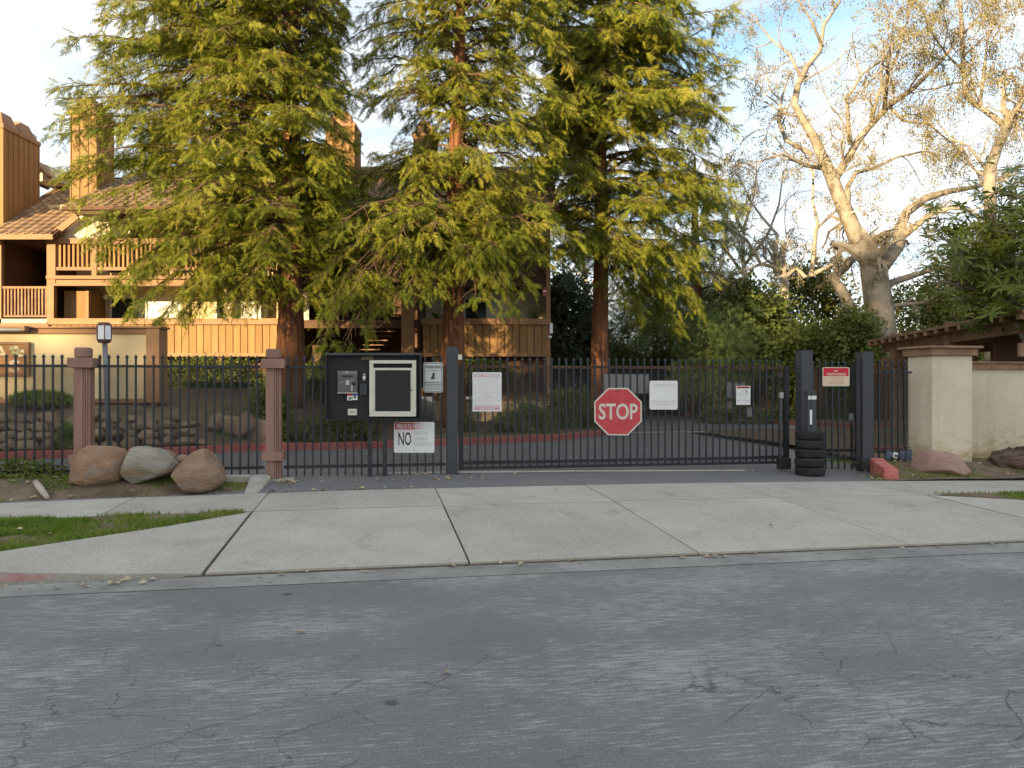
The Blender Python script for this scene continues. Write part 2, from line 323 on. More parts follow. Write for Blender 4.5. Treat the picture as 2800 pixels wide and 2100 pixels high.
# asphalt with worn streaks along the street, cracks and oil spots
def asphalt(name, base, streak=0.5, cracks=True, sc_=1.0):
    m, nt, N, L, b = nodes_of(name)
    b.inputs['Roughness'].default_value = 0.82; b.inputs['Specular IOR Level'].default_value = 0.35
    tc = N.new('ShaderNodeTexCoord'); ob = tc.outputs['Object']
    def mapped(scale, loc=(0, 0, 0)):
        q = N.new('ShaderNodeMapping'); q.inputs['Scale'].default_value = scale; q.inputs['Location'].default_value = loc; L.new(ob, q.inputs[0]); return q.outputs[0]
    big = noise_n(nt, mapped((1, 1, 1)), 0.55, 5)
    c = ramp(nt, big, [(0.35, base), (0.7, tuple(x * 1.22 for x in base))])
    st = noise_n(nt, mapped((3.4, 30, 1)), 1.6, 8, 0.78)
    patch = noise_n(nt, mapped((0.5, 0.9, 1), (5, 3, 0)), 1.0, 4)
    pm = N.new('ShaderNodeMath'); pm.operation = 'MULTIPLY_ADD'; L.new(patch, pm.inputs[0]); pm.inputs[1].default_value = 0.55; L.new(st, pm.inputs[2])
    f = ramp(nt, pm.outputs[0], [(0.785, (0, 0, 0)), (0.89, (1, 1, 1))])
    sm = N.new('ShaderNodeMath'); sm.operation = 'MULTIPLY'; L.new(f, sm.inputs[0]); sm.inputs[1].default_value = streak
    c = mix(nt, sm.outputs[0], c, (0.37, 0.37, 0.345))
    gr = noise_n(nt, mapped((1, 1, 1)), 75, 5, 0.85)
    c = mix(nt, 0.8, c, ramp(nt, gr, [(0.36, (0.55, 0.55, 0.55)), (0.64, (1.45, 1.45, 1.45))]), 'MULTIPLY')
    # oil spots
    vo = N.new('ShaderNodeTexVoronoi'); vo.inputs['Scale'].default_value = 1.15; L.new(mapped((1, 1, 1), (0.3, 0.7, 0)), vo.inputs['Vector'])
    sp = ramp(nt, vo.outputs['Distance'], [(0.045, (1, 1, 1)), (0.06, (0, 0, 0))])
    sf = N.new('ShaderNodeMath'); sf.operation = 'MULTIPLY'; L.new(sp, sf.inputs[0]); sf.inputs[1].default_value = 0.65
    c = mix(nt, sf.outputs[0], c, (0.035, 0.036, 0.04))
    if cracks:
        wob = noise_n(nt, mapped((1, 1, 1)), 2.5, 4)
        wv = N.new('ShaderNodeVectorMath'); wv.operation = 'MULTIPLY_ADD'; cx = N.new('ShaderNodeCombineXYZ')
        L.new(wob, cx.inputs[0]); L.new(wob, cx.inputs[1]); L.new(cx.outputs[0], wv.inputs[0]); wv.inputs[1].default_value = (0.5, 0.5, 0)
        L.new(mapped((1.0, 1.25, 1)), wv.inputs[2])
        v2 = N.new('ShaderNodeTexVoronoi'); v2.feature = 'DISTANCE_TO_EDGE'; v2.inputs['Scale'].default_value = 1.75; L.new(wv.outputs[0], v2.inputs['Vector'])
        ck = ramp(nt, v2.outputs['Distance'], [(0.003, (1, 1, 1)), (0.013, (0, 0, 0))])
        gate = ramp(nt, noise_n(nt, mapped((0.45, 0.8, 1), (1.5, 9, 0)), 1.0, 3), [(0.40, (0, 0, 0)), (0.52, (1, 1, 1))])
        sepn = N.new('ShaderNodeSeparateXYZ'); L.new(ob, sepn.inputs[0])
        near = ramp(nt, sepn.outputs[1], [(0, (1, 1, 1)), (1, (0, 0, 0))])   # remapped below
        mr = N.new('ShaderNodeMapRange'); L.new(sepn.outputs[1], mr.inputs[0]); mr.inputs[1].default_value = -2.6; mr.inputs[2].default_value = -1.3
        mr.inputs[3].default_value = 0.62; mr.inputs[4].default_value = 0.08
        g2 = N.new('ShaderNodeMath'); g2.operation = 'MULTIPLY'; L.new(ck, g2.inputs[0]); L.new(mr.outputs[0], g2.inputs[1])
        g3 = N.new('ShaderNodeMath'); g3.operation = 'MULTIPLY'; L.new(g2.outputs[0], g3.inputs[0]); L.new(gate, g3.inputs[1])
        c = mix(nt, g3.outputs[0], c, (0.03, 0.03, 0.032))
    L.new(c, b.inputs['Base Color'])
    bump(nt, b, noise_n(nt, mapped((1, 1, 1)), 110, 5, 0.8), 0.5, 0.006)
    return m
m_road = asphalt('road_asphalt', (0.150, 0.148, 0.148), 0.7)
m_drive = asphalt('driveway_asphalt', (0.150, 0.148, 0.148), 0.14, False)

# ------------------------------------------------------------------ ground, road, kerbs
def grid(name, xs, ys, zf, m, loc=None, rz=0.0, smooth=True, parent=None):
    mb = MB(); nx, ny = len(xs), len(ys)
    mb.add([(x, y, zf(x, y)) for y in ys for x in xs], [(j * nx + i, j * nx + i + 1, (j + 1) * nx + i + 1, (j + 1) * nx + i) for j in range(ny - 1) for i in range(nx - 1)])
    o = build(name, mb, m, parent, world=False, smooth=smooth)
    if loc: o.location = loc; o.rotation_euler = (0, 0, rz); XF[o.name] = (loc, rz)
    return o
ORG = (0, OY, 0)
def lin(a, b, n): return [a + (b - a) * i / (n - 1) for i in range(n)]
def sstep(a, b, x):
    t = min(1, max(0, (x - a) / (b - a))); return t * t * (3 - 2 * t)
def interp(x, pts):
    if x <= pts[0][0]: return pts[0][1]
    for (a, b), (c, d) in zip(pts, pts[1:]):
        if x <= c: return b + (d - b) * (x - a) / (c - a)
    return pts[-1][1]
tag(grid('ground', [-1500, -60, 60, 1500], [-1500, -40, 80, 1500], lambda x, y: -0.25, m_ground, smooth=False), kind='structure')
tag(grid('road', lin(-60, 60, 25), [-14, -8, -4, -2, -0.33], lambda s, n: 0.0 + 0.0 * n, m_road, ORG, TH), kind='structure')
tag(grid('gutter', lin(-60, 60, 61), [-0.36, -0.16, 0.0], lambda s, n: 0.006 if n > -0.3 else 0.004, m_gutter, ORG, TH), kind='structure')
tag(grid('joint_dirt_bed', lin(-16, 16, 40), [-0.03, 1, 2, 2.68, 4.06], lambda s, n: -0.02 + zA(s, n) - 0.012 if n > 0 else -0.012, m_joint, ORG, TH), kind='structure') if False else None
def zback(s): s_ = max(-9, min(9, s)); return 0.15 - (0.0018 if s < 0 else 0.0012) * s_ * s_
def zfront(s): s_ = max(-9, min(9, s)); return 0.12 - 0.0009 * s_ * s_
def zap(s, n):                    # apron and sidewalk surface
    if n <= 2.65:
        t = max(0, n) / 2.65
        return 0.022 + (zfront(s) - 0.022) * (t ** 0.9)
    return zfront(s) + (zback(s) - zfront(s)) * (n - 2.65) / 1.38
# joint fill sheet below the slabs
o = grid('joint_fill', lin(-2.75, 8.6, 30), [-0.02, 0.4, 0.9, 1.5, 2.1, 2.65, 3.3, 4.05], lambda s, n: zap(s, n) - 0.02, m_joint, ORG, TH); tag(o, kind='structure')
rng = random.Random(4)
apron = street_thing('driveway_apron', 0, 0, 0, None, None, kind='structure'); apron.location = ORG; XF[apron.name] = (ORG, TH)
JS = [-2.6, -0.37, 1.78, 3.99, 6.2]
def slab_piece(name, s0, s1, n0, n1, par, g=0.012, ds=0.0, sk=None):
    mb = MB(); ns_, nn = 5, 5
    ss, nn_ = lin(s0 + g, s1 - g, ns_), lin(n0 + g, n1 - g, nn)
    top = [(s, n, zap(s, n) + ds) for n in nn_ for s in ss]
    fs = [(j * ns_ + i, j * ns_ + i + 1, (j + 1) * ns_ + i + 1, (j + 1) * ns_ + i) for j in range(nn - 1) for i in range(ns_ - 1)]
    k = len(top)
    border = [i for i in range(ns_)] + [j * ns_ + ns_ - 1 for j in range(1, nn)] + [(nn - 1) * ns_ + i for i in range(ns_ - 2, -1, -1)] + [j * ns_ for j in range(nn - 2, 0, -1)]
    vs = top + [(top[b][0], top[b][1], top[b][2] - 0.09) for b in border]
    for a in range(len(border)):
        b2 = (a + 1) % len(border); fs.append((border[b2], border[a], k + a, k + b2))
    mb.add(vs, fs)
    return build(name, mb, m_concrete, par, world=False)
for a, b in zip(JS, JS[1:]):
    slab_piece('slab', a, b, 0.055, 2.65, apron, g=0.013 if a < -2 else .008, ds=rng.uniform(-0.003, 0.003))
# left flare with the kerb rising out of it, right flare
def poly_slab(name, pts, th, m, par):
    mb = MB().slab([(p[0], p[1], p[2]) for p in pts], th); return build(name, mb, m, par, world=False)
poly_slab('slab', [(-2.622, 0.065, 0.022), (-2.622, 2.62, zfront(-2.6)), (-3.35, 1.75, 0.125), (-4.4, 0.66, 0.145), (-4.4, 0.065, 0.115), (-3.4, 0.065, 0.05)], 0.12, m_concrete, apron)
poly_slab('slab', [(6.216, 0.065, 0.022), (7.2, 0.065, 0.06), (8.2, 0.065, 0.12), (8.2, 0.7, 0.145), (6.25, 2.62, zfront(6.2))], 0.12, m_concrete, apron)
side = thing('sidewalk', ORG, kind='structure', rz=TH)
for a, b in zip([-9.4, -7.7, -6.0, -4.28, -2.6] + JS[1:] + [8.4, 10.5], [-7.7, -6.0, -4.28, -2.6] + JS[1:] + [8.4, 10.5, 12.6]):
    slab_piece('slab', a, b, 2.65, 4.03, side, ds=rng.uniform(-0.002, 0.003), g=0.008)
kl = thing('street_kerb', ORG, kind='structure', rz=TH)
kb = MB().slab([(-4.41, 0.03, 0.115), (-4.41, 0.66, 0.145), (-5.2, 0.3, 0.15), (-9, 0.17, 0.15), (-9, 0.03, 0.15)], 0.16)
build('kerb_stone', kb, m_kerbc, kl, world=False, bevel=0.015)
kb = MB().slab([(8.21, 0.03, 0.12), (14, 0.03, 0.15), (14, 0.18, 0.15), (8.9, 0.3, 0.15), (8.21, 0.7, 0.145)], 0.16)
build('kerb_stone', kb, m_kerbc, kl, world=False, bevel=0.015)
m_redf = M('faded_red_paint', (0.45, 0.16, 0.15), (0.45, 0.36, 0.32), 6, 0.8, bmp=0.3)
kb = MB().add([(-4.35, 0.024, 0.012), (-4.35, 0.024, 0.095), (-5.4, 0.024, 0.145), (-9, 0.024, 0.145), (-9, 0.024, 0.012)], [(0, 1, 2, 3, 4)])
build('red_paint', kb, m_redf, kl, world=False)
build('red_paint', MB().add([(-3.75, .0635, .018), (-3.75, .0635, .058), (-4.4, .0635, .108), (-4.4, .0635, .018)], [(0, 1, 2, 3)]), m_redf, kl, world=False)

# driveway strip between sidewalk and gate, and the drive inside
def zgate(X): return interp(X, [(-4, .185), (-1, .235), (2, .20), (5, .15), (6.5, .12)])
def zdrive(s, n):
    X = s
    if n < 5.4: return zback(s) + (zgate(X) - zback(s)) * max(0, (n - 4.03) / 1.37)
    return zgate(X) + (0.2 - zgate(X)) * min(1, (n - 5.4) / 2.5)
tag(grid('driveway', lin(-14, 16, 40), [4.035, 4.4, 4.9, 5.4, 6.2, 7.5, 9, 14, 22, 45, 90], zdrive, m_drive, ORG, TH), kind='structure')
# white painted line across the inner drive
mb = MB(); a, b = P(1735, 1183, 22.1), P(2185, 1180, 22.7)
mb.add([(a[0], a[1], 0.206), (b[0], b[1], 0.206), (b[0], b[1] + 0.22, 0.206), (a[0], a[1] + 0.22, 0.206)], [(0, 1, 2, 3)])
tag(build('road_marking', mb, m_white), kind='structure')
# steel track of the gate on the ground
tr = street_thing('gate_track', 0.2, 5.25, 0, 'thin pale steel track on the asphalt under the sliding gate', 'gate track')
mb = MB()
for i in range(14):
    s0, s1 = -1.0 + i * 0.42, -1.0 + (i + 1) * 0.42
    q = [SW(s0, 5.22, zdrive(s0, 5.22) + .004), SW(s1, 5.22, zdrive(s1, 5.22) + .004), SW(s1, 5.27, zdrive(s1, 5.27) + .022), SW(s0, 5.27, zdrive(s0, 5.27) + .022)]
    mb.add(q, [(0, 1, 2, 3)])
build('rail', mb, m_concrete, tr)

# front beds: dirt mound left of the drive, dirt right
def zbedL(s, n):
    z = zback(s) - 0.012 + 0.18 * sstep(4.03, 4.75, n) * sstep(-2.9, -4.3, s) + 0.05 * sstep(4.03, 4.5, n)
    z += 0.10 * sstep(-6.2, -8.0, s) * sstep(4.1, 4.9, n)
    return z + 0.018 * mnoise.noise(Vector((s * 3, n * 3, 0))) * sstep(4.03, 4.2, n)
o = grid('dirt_bed', lin(-12, -2.92, 60), lin(4.0, 5.5, 16), zbedL, m_dirt, ORG, TH); tag(o, kind='structure')
def zbedR(s, n):
    z = zback(min(s, 8.5)) - 0.012 + 0.16 * sstep(4.03, 5.1, n) + 0.04 * sstep(5.5, 8, s)
    return z + 0.02 * mnoise.noise(Vector((s * 3, n * 3, 5))) * sstep(4.03, 4.2, n)
def kerbS(n): return interp(n, [(4.03, FS(2438, 4.1)), (4.95, FS(2398, 4.95)), (5.3, FS(2390, 5.2)), (7.6, FS(2390, 5.2) + .3)]) + .02
mb = MB(); NS_, NN_ = 50, 20; nn_ = lin(4.0, 7.6, NN_)
mb.add([(kerbS(n) + (16 - kerbS(n)) * (i / (NS_ - 1)) ** 1.6, n, 0) for n in nn_ for i in range(NS_)], [(j * NS_ + i, j * NS_ + i + 1, (j + 1) * NS_ + i + 1, (j + 1) * NS_ + i) for j in range(NN_ - 1) for i in range(NS_ - 1)])
mb.v = [(x, y, zbedR(x, y)) for x, y, _ in mb.v]
o = build('dirt_bed', mb, m_dirt, world=False, smooth=True); o.location = ORG; o.rotation_euler = (0, 0, TH); tag(o, kind='structure')
def zgr(s, n): return zfront(s) + 0.004 + 0.015 * mnoise.noise(Vector((s * 2, n * 2, 3)))
mb = MB()
vs, fs = [], []
for i, s in enumerate(lin(-9.4, -2.7, 24)):
    lo = interp(s, [(-9.4, 0.18), (-5.2, 0.31), (-4.4, 0.67), (-3.35, 1.76), (-2.66, 2.58)])
    for j in range(6):
        n = lo + (2.65 - lo) * j / 5; vs.append((s, n, zgr(s, n)))
    if i:
        k = (i - 1) * 6
        fs += [(k + j, k + 6 + j, k + 7 + j, k + 1 + j) for j in range(5)]
mb.add(vs, fs); o = build('verge', mb, m_dirt, world=False, smooth=True); o.location = ORG; o.rotation_euler = (0, 0, TH); tag(o, kind='structure')
mb = MB(); vs, fs = [], []
for i, s in enumerate(lin(6.4, 13, 20)):
    lo = interp(s, [(6.4, 2.5), (8.2, 0.72), (8.9, 0.31), (14, 0.19)])
    for j in range(5):
        n = lo + (2.65 - lo) * j / 4; vs.append((s, n, zgr(s, n) + 0.01))
    if i:
        k = (i - 1) * 5; fs += [(k + j, k + 5 + j, k + 6 + j, k + 1 + j) for j in range(4)]
mb.add(vs, fs); o = build('verge', mb, m_dirt, world=False, smooth=True); o.location = ORG; o.rotation_euler = (0, 0, TH); tag(o, kind='structure')
# concrete kerb at the end of the left dirt bed
kc = thing('concrete_kerb', ORG, kind='structure', rz=TH)
z0 = zback(-2.8)
build('kerb_stone', MB().slab([(-2.92, 4.05, z0 + .012), (-2.74, 4.06, z0 + .012), (-2.68, 4.9, z0 + .13), (-2.74, 5.05, z0 + .14), (-2.93, 5.05, z0 + .14), (-2.96, 4.86, z0 + .14)], .2), m_kerbc, kc, world=False, bevel=0.015)
build('kerb_stone', MB().slab([(-3.9, 4.9, z0 + .15), (-2.965, 4.9, z0 + .142), (-2.965, 5.04, z0 + .142), (-3.9, 5.04, z0 + .15)], .2), m_kerbc, kc, world=False, bevel=0.012)
# red kerb nose right of the drive
kr = thing('red_kerb', ORG, kind='structure', rz=TH)
def kerb_nose(pts, wdt, h0, h1, m, par):
    n = len(pts)
    mb = MB(); vs = []
    for i, (s, q) in enumerate(pts):
        t = i / (n - 1); a = pts[min(i + 1, n - 1)]; b = pts[max(0, i - 1)]
        dx_, dy_ = a[0] - b[0], a[1] - b[1]; l = math.hypot(dx_, dy_); nx, ny = -dy_ / l, dx_ / l
        zb = zback(min(s, 8)) ; h = h0 + (h1 - h0) * t
        for o_, hh in ((-wdt / 2, -.1), (-wdt / 2 * .9, h), (wdt / 2 * .9, h), (wdt / 2, -.1)): vs.append((s + nx * o_, q + ny * o_, zb + hh))
    fs = [(i * 4 + k, i * 4 + k + 1, i * 4 + 5 + k, i * 4 + 4 + k) for i in range(n - 1) for k in range(3)] + [(3, 2, 1, 0), (n * 4 - 4, n * 4 - 3, n * 4 - 2, n * 4 - 1)]
    mb.add(vs, fs); return build('kerb_stone', mb, m, par, world=False, bevel=0.02)
sR = FS(2430, 4.1)
m_nose = M('pink_red_paint', (.44, .12, .10), (.56, .20, .17), 5, .75, bmp=.35, bscale=40, spots=((.42, .34, .30), 12, .66))
kerb_nose([(FS(2438, 4.1), 4.1), (FS(2425, 4.35), 4.35), (FS(2408, 4.65), 4.65), (FS(2398, 4.95), 4.95)], 0.24, 0.17, 0.27, m_nose, kr)

# inner planting bed with red kerb along the drive
KV = [(-700, 1262), (0, 1258), (400, 1246), (700, 1233), (1000, 1227), (1260, 1217), (1530, 1204), (1640, 1192)]
KL = []
for u, v in KV:
    d = 1.4 * F / (v - 1050); KL.append((XB(u, d), d))
KL += [(3.3, 23.5), (4.0, 27), (4.6, 33), (5.0, 42), (5.2, 60)]
def kerb_line(pts, wdt, h, m, name='red_kerb', label=None, z=0.2):
    par = thing(name, (pts[0][0], pts[0][1], z), kind='structure')
    k = 0
    for a, b in zip(pts, pts[1:]):
        L_ = math.hypot(b[0] - a[0], b[1] - a[1]); n = max(1, int(L_ / 3.0))
        for i in range(n):
            p = (a[0] + (b[0] - a[0]) * i / n, a[1] + (b[1] - a[1]) * i / n); q = (a[0] + (b[0] - a[0]) * (i + 1) / n, a[1] + (b[1] - a[1]) * (i + 1) / n)
            ux, uy = (q[0] - p[0]) / L_ * n, (q[1] - p[1]) / L_ * n
            p = (p[0] + ux * .006, p[1] + uy * .006)
            build('kerb_stone', MB().beam((p[0], p[1], z + h / 2 - .05), (q[0], q[1], z + h / 2 - .05), wdt, h + .1), m, par, bevel=0.02)
    return par
kerb_line(KL, 0.15, 0.15, m_red)
def kY(x):
    return interp(x, KL[:8]) if x < KL[7][0] else interp(x, KL[7:])
def zbed(x, y):
    r = 1 - sstep(-7.5, -3.0, x); e = y - kY(x)
    z = 0.30 + (0.80 * r + 0.04) * sstep(0.25, 3.2, e) + 0.05 * r * max(0, min(8, e - 3))
    return z + 0.05 * mnoise.noise(Vector((x * .9, y * .9, 0))) * sstep(0.1, 0.8, e)
mb = MB(); vs, fs = [], []; xs = lin(-30, 5.2, 100)
ROWS = 26
for i, x in enumerate(xs):
    y0 = kY(x) + .06
    for j in range(ROWS):
        y = y0 + 26 * (j / (ROWS - 1)) ** 1.7; vs.append((x, y, zbed(x, y)))
    if i:
        k = (i - 1) * ROWS; fs += [(k + j, k + ROWS + j, k + ROWS + 1 + j, k + 1 + j) for j in range(ROWS - 1)]
mb.add(vs, fs); tag(build('planting_bed', mb, m_soil, smooth=True), kind='structure')
# far side of the drive: red kerb and bed up to a dark wooden fence
KR = [(6.8, 38.5), (8.3, 31), (9.4, 26.2), (11.2, 23.8), (14.5, 22.6), (24, 21.5)]
kerb_line(KR, 0.15, 0.15, M('old_red_kerb', (0.20, 0.075, 0.055), (0.28, 0.12, 0.09), 5, 0.8))
mb = MB(); vs = [(x, y + .08, .34) for x, y in KR] + [(x + 2.5, y + 14, .5) for x, y in KR]
mb.add(vs, [(i, i + 1, i + 7, i + 6) for i in range(5)]); tag(build('planting_bed', mb, m_soil), kind='structure')
# planter with red kerb behind the short right fence
KP = [(FS(2378, 7.0), 7.0), (FS(2450, 7.0), 7.0), (FS(2560, 7.4), 7.4)]
kerb_line([SW(*p)[:2] for p in KP] + [(13, 15.5)], 0.18, 0.2, m_red, z=0.16)
tag(grid('planting_bed', lin(7.6, 22, 12), lin(7.1, 14, 10), lambda s, n: .30 + .04 * mnoise.noise(Vector((s, n, 9))), m_soil, ORG, TH), kind='structure')

# ------------------------------------------------------------------ foliage machinery
def nrm(a): return a / np.maximum(np.linalg.norm(a, axis=-1, keepdims=True), 1e-9)
def place(tmpl, pos, dirs, up, scale):
    """tmpl (K,3,3) local tris, x along the spray -> (N*K,3,3)"""
    x = nrm(dirs); y = nrm(np.cross(up, x)); z = np.cross(x, y)
    Rm = np.stack([x, y, z], 1)                                # N,3(local axis),3
    t = tmpl.reshape(-1, 3)
    out = np.einsum('kl,nlj->nkj', t, Rm) * scale[:, None, None] + pos[:, None, :]
    return out.reshape(-1, tmpl.shape[1], 3).astype(np.float32)
def redwood_template(pairs=10, rs=np.random.RandomState(1)):
    T = []
    for i in range(pairs):
        t = 0.04 + 0.96 * i / (pairs - 1)
        l = 0.40 * (1 - 0.45 * t) * rs.uniform(.75, 1.15)
        for sg in (-1, 1):
            a = R(rs.uniform(38, 62)); d = np.array([math.cos(a), sg * math.sin(a), rs.uniform(-.45, .1)])
            b = np.array([t, 0, -0.12 * t * t]); q = np.array([0.05, 0, 0])
            T.append([b - q, b + q, b + d * l])
    T.append([[0.85, -.025, -.1], [0.85, .025, -.1], [1.2, 0, -.2]])
    T.append([[0.0, -.008, 0], [0.0, .008, 0], [1, 0, -.12]])
    return np.array(T)
T_RED = redwood_template(8)
T_CARD = np.array([[[0, 0, 0], [.45, -.28, .02], [1, 0, -.1]], [[0, 0, 0], [1, 0, -.1], [.45, .28, .02]]])
T_TRI = np.array([[[0, -.16, 0], [0.15, .18, 0], [1, 0, -.1]]])
T_PAIR = np.array([[[0, -.05, 0], [0, .05, 0], [.5, .38, .05]], [[.1, -.05, 0], [.1, .05, 0], [.6, -.36, -.05]], [[.3, -.05, 0], [.3, .05, 0], [1, .02, -.12]]])

def limb_foliage(pts, rs, dens=1.0, t0=0.15, L2=1.25, ss=(0.26, 0.46), droop=0.5, wood=None, gap=-.24):
    """sprays along the side branchlets of one limb; pts (n,3)"""
    pts = np.asarray(pts); seg = np.linalg.norm(np.diff(pts, axis=0), axis=1); cum = np.concatenate([[0], np.cumsum(seg)]); Lt = cum[-1]
    nb = max(4, int(Lt * (1 - t0) / 0.16 * dens))
    tt = t0 + (1 - t0) * (np.arange(nb) + rs.uniform(0, 1, nb)) / nb
    ps, ds, sz = [], [], []
    for k, t in enumerate(tt):
        s = t * Lt; i = min(len(seg) - 1, np.searchsorted(cum, s, 'right') - 1); f = (s - cum[i]) / max(seg[i], 1e-6)
        p = pts[i] + (pts[i + 1] - pts[i]) * f; d = (pts[i + 1] - pts[i]) / max(seg[i], 1e-6)
        h = np.array([-d[1], d[0], 0.0]); hl = np.linalg.norm(h); h = h / hl if hl > 1e-3 else np.array([1.0, 0, 0])
        sg = 1 if k % 2 else -1
        ln = L2 * (0.35 + 0.65 * (1 - (t - t0) / (1 - t0) * .8)) * rs.uniform(.55, 1.15) * min(1.0, 0.35 + Lt / 4)
        bd = d * rs.uniform(.35, .9) + h * sg * rs.uniform(.5, 1.1) + np.array([0, 0, rs.uniform(-.45, .15)])
        bd /= np.linalg.norm(bd)
        m = max(3, int(ln / 0.115))
        q = (np.arange(m) + rs.uniform(.2, 1, m)) / m
        bp = p + bd * (q * ln)[:, None] + np.array([0, 0, -1]) * (droop * ln * q * q * rs.uniform(.5, 1.2))[:, None]
        tang = bd + np.array([0, 0, -1]) * (2 * droop * q)[:, None]
        lat = nrm(np.cross(tang, np.array([0, 0, 1.0])))
        sgn = np.where(rs.rand(m) < .5, -1, 1)
        dd = nrm(tang) * rs.uniform(.5, 1, m)[:, None] + lat * (sgn * rs.uniform(.2, .9, m))[:, None] + np.array([0, 0, -1]) * rs.uniform(-.25, .8, m)[:, None]
        keep = np.array([mnoise.noise(Vector(x) * 1.15) for x in bp.tolist()]) > gap
        ps.append(bp[keep]); ds.append(dd[keep]); sz.append(rs.uniform(ss[0], ss[1], m)[keep])
        if wood is not None and rs.rand() < .6:
            e = p + bd * ln * .8 + np.array([0, 0, -1]) * droop * ln * .6; mid = (p + e) / 2 + np.array([0, 0, .08 * ln])
            wood.append((p, mid, e))
    m = max(4, int(6 * dens)); e = pts[-1]; d = nrm((pts[-1] - pts[-2])[None])[0]
    ps.append(e + rs.normal(0, .07, (m, 3))); ds.append(d + rs.normal(0, .5, (m, 3)) + np.array([0, 0, -.2])); sz.append(rs.uniform(ss[0], ss[1], m))
    return np.concatenate(ps), np.concatenate(ds), np.concatenate(sz)
def limb_curve(p0, p1, rise, n=9, wob=0.0, rs=None):
    p0, p1 = np.array(p0), np.array(p1); t = np.linspace(0, 1, n)[:, None]
    c = p0 + (p1 - p0) * t; c[:, 2] += (rise * 4 * t * (1 - t))[:, 0]
    if wob: c[1:-1] += rs.normal(0, wob, (n - 2, 3))
    return c
def trunk_mesh(pts, rad, seed, seg=28, amp=.10, flare=0.0):
    # resample so the bark ridges have geometry of their own
    P_, Rd = [], []
    for (a, ra), (b, rb) in zip(zip(pts, rad), zip(pts[1:], rad[1:])):
        a, b = Vector(a), Vector(b); n = max(2, int((b - a).length / .35))
        for i in range(n): P_.append(a.lerp(b, i / n)); Rd.append(ra + (rb - ra) * i / n)
    P_.append(Vector(pts[-1])); Rd.append(rad[-1])
    def jit(i, k):
        a = 2 * math.pi * k / seg
        return 1 + amp * (mnoise.noise(Vector((math.cos(a) * 3.2, math.sin(a) * 3.2, i * .08 + seed * 7))) + .7 * mnoise.noise(Vector((math.cos(a) * 8, math.sin(a) * 8, i * .13 + seed * 3))))
    return MB().tube(P_, Rd, seg, jit=jit)
def conifer(name, label, trunk_px, d, zbase, env, zlo, zhi, step, seed, group, m_leaf=None, manual=(), dens=1.0, rise=(.05, .25), droop=.24, L2=1.15, ss=(.26, .46), ry=.8, cat='tree', tm=None, back=1.0, front=1.0):
    rs = np.random.RandomState(seed)
    pts = [P(u, v, d) for u, v, _ in trunk_px]; rad = [w_ / F * d / 2 for _, _, w_ in trunk_px]
    root = thing(name, (pts[0][0], pts[0][1], zbase), label, cat, group)
    pts[0] = (pts[0][0], pts[0][1], zbase - .1)
    build('trunk', trunk_mesh(pts, rad, seed), tm or m_bark, root, smooth=True)
    def axis(z):
        for a, b, ra, rb in zip(pts, pts[1:], rad, rad[1:]):
            if a[2] <= z <= b[2]:
                t = (z - a[2]) / (b[2] - a[2]); return np.array([a[0] + (b[0] - a[0]) * t, a[1] + (b[1] - a[1]) * t, z])
        return np.array([pts[-1][0], pts[-1][1], z]) if z > pts[-1][2] else np.array([pts[0][0], pts[0][1], z])
    ps, ds, sz = [], [], []; wood = []; limbs = []
    z = zlo; k = rs.uniform(0, 6)
    while z < zhi:
        k += 2.399 + rs.normal(0, .35); az = k
        rl = interp(z, [(e[0], e[1]) for e in env]); rr = interp(z, [(e[0], e[2]) for e in env])
        cx = math.cos(az); rx = rr if cx > 0 else rl; rw = ry * .5 * (rl + rr) * (back if math.sin(az) > 0 else front)
        rad_ = 1 / math.sqrt((cx / max(rx, .1)) ** 2 + (math.sin(az) / max(rw, .1)) ** 2)
        L_ = rad_ * rs.uniform(.72, 1.1)
        if mnoise.noise(Vector((math.cos(az) * 1.2 + seed, math.sin(az) * 1.2, z * .75))) < -.22: z += step; continue
        p0 = axis(z); e = p0 + np.array([cx * L_, math.sin(az) * L_, L_ * rs.uniform(-.36, .26)])
        limbs.append(limb_curve(p0, e, L_ * rs.uniform(*rise), 9, .05, rs)); z += step * rs.uniform(.6, 1.4)
    for mm in manual:
        z0, u, v, dd = mm[:4]; limbs.append(limb_curve(axis(z0), P(u, v, dd), mm[4] if len(mm) > 4 else .5, 9, .05, rs))
    wb = MB()
    for c in limbs:
        a, b_, c_ = limb_foliage(c, rs, dens, L2=L2, ss=ss, droop=droop, wood=wood)
        ps.append(a); ds.append(b_); sz.append(c_)
        L_ = np.linalg.norm(c[-1] - c[0]); wb.tube([tuple(x) for x in c], np.linspace(.018 + .012 * L_, .008, len(c)), 6, cap=False)
    for i, (a, b_, c_) in enumerate(wood):
        wb.tube([tuple(a), tuple(b_), tuple(c_)], [.013, .009, .004], 3, cap=False)
    build('branches', wb, m_twig, root, smooth=True)
    ps, ds, sz = np.concatenate(ps), np.concatenate(ds), np.concatenate(sz)
    up = np.array([-.2, -.45, .5]) + rs.normal(0, .7, ps.shape)
    tr_ = place(T_RED, ps, ds, up, sz)
    build_np('crown', tr_, m_leaf or m_red_leaf, root)
    return root, len(tr_)

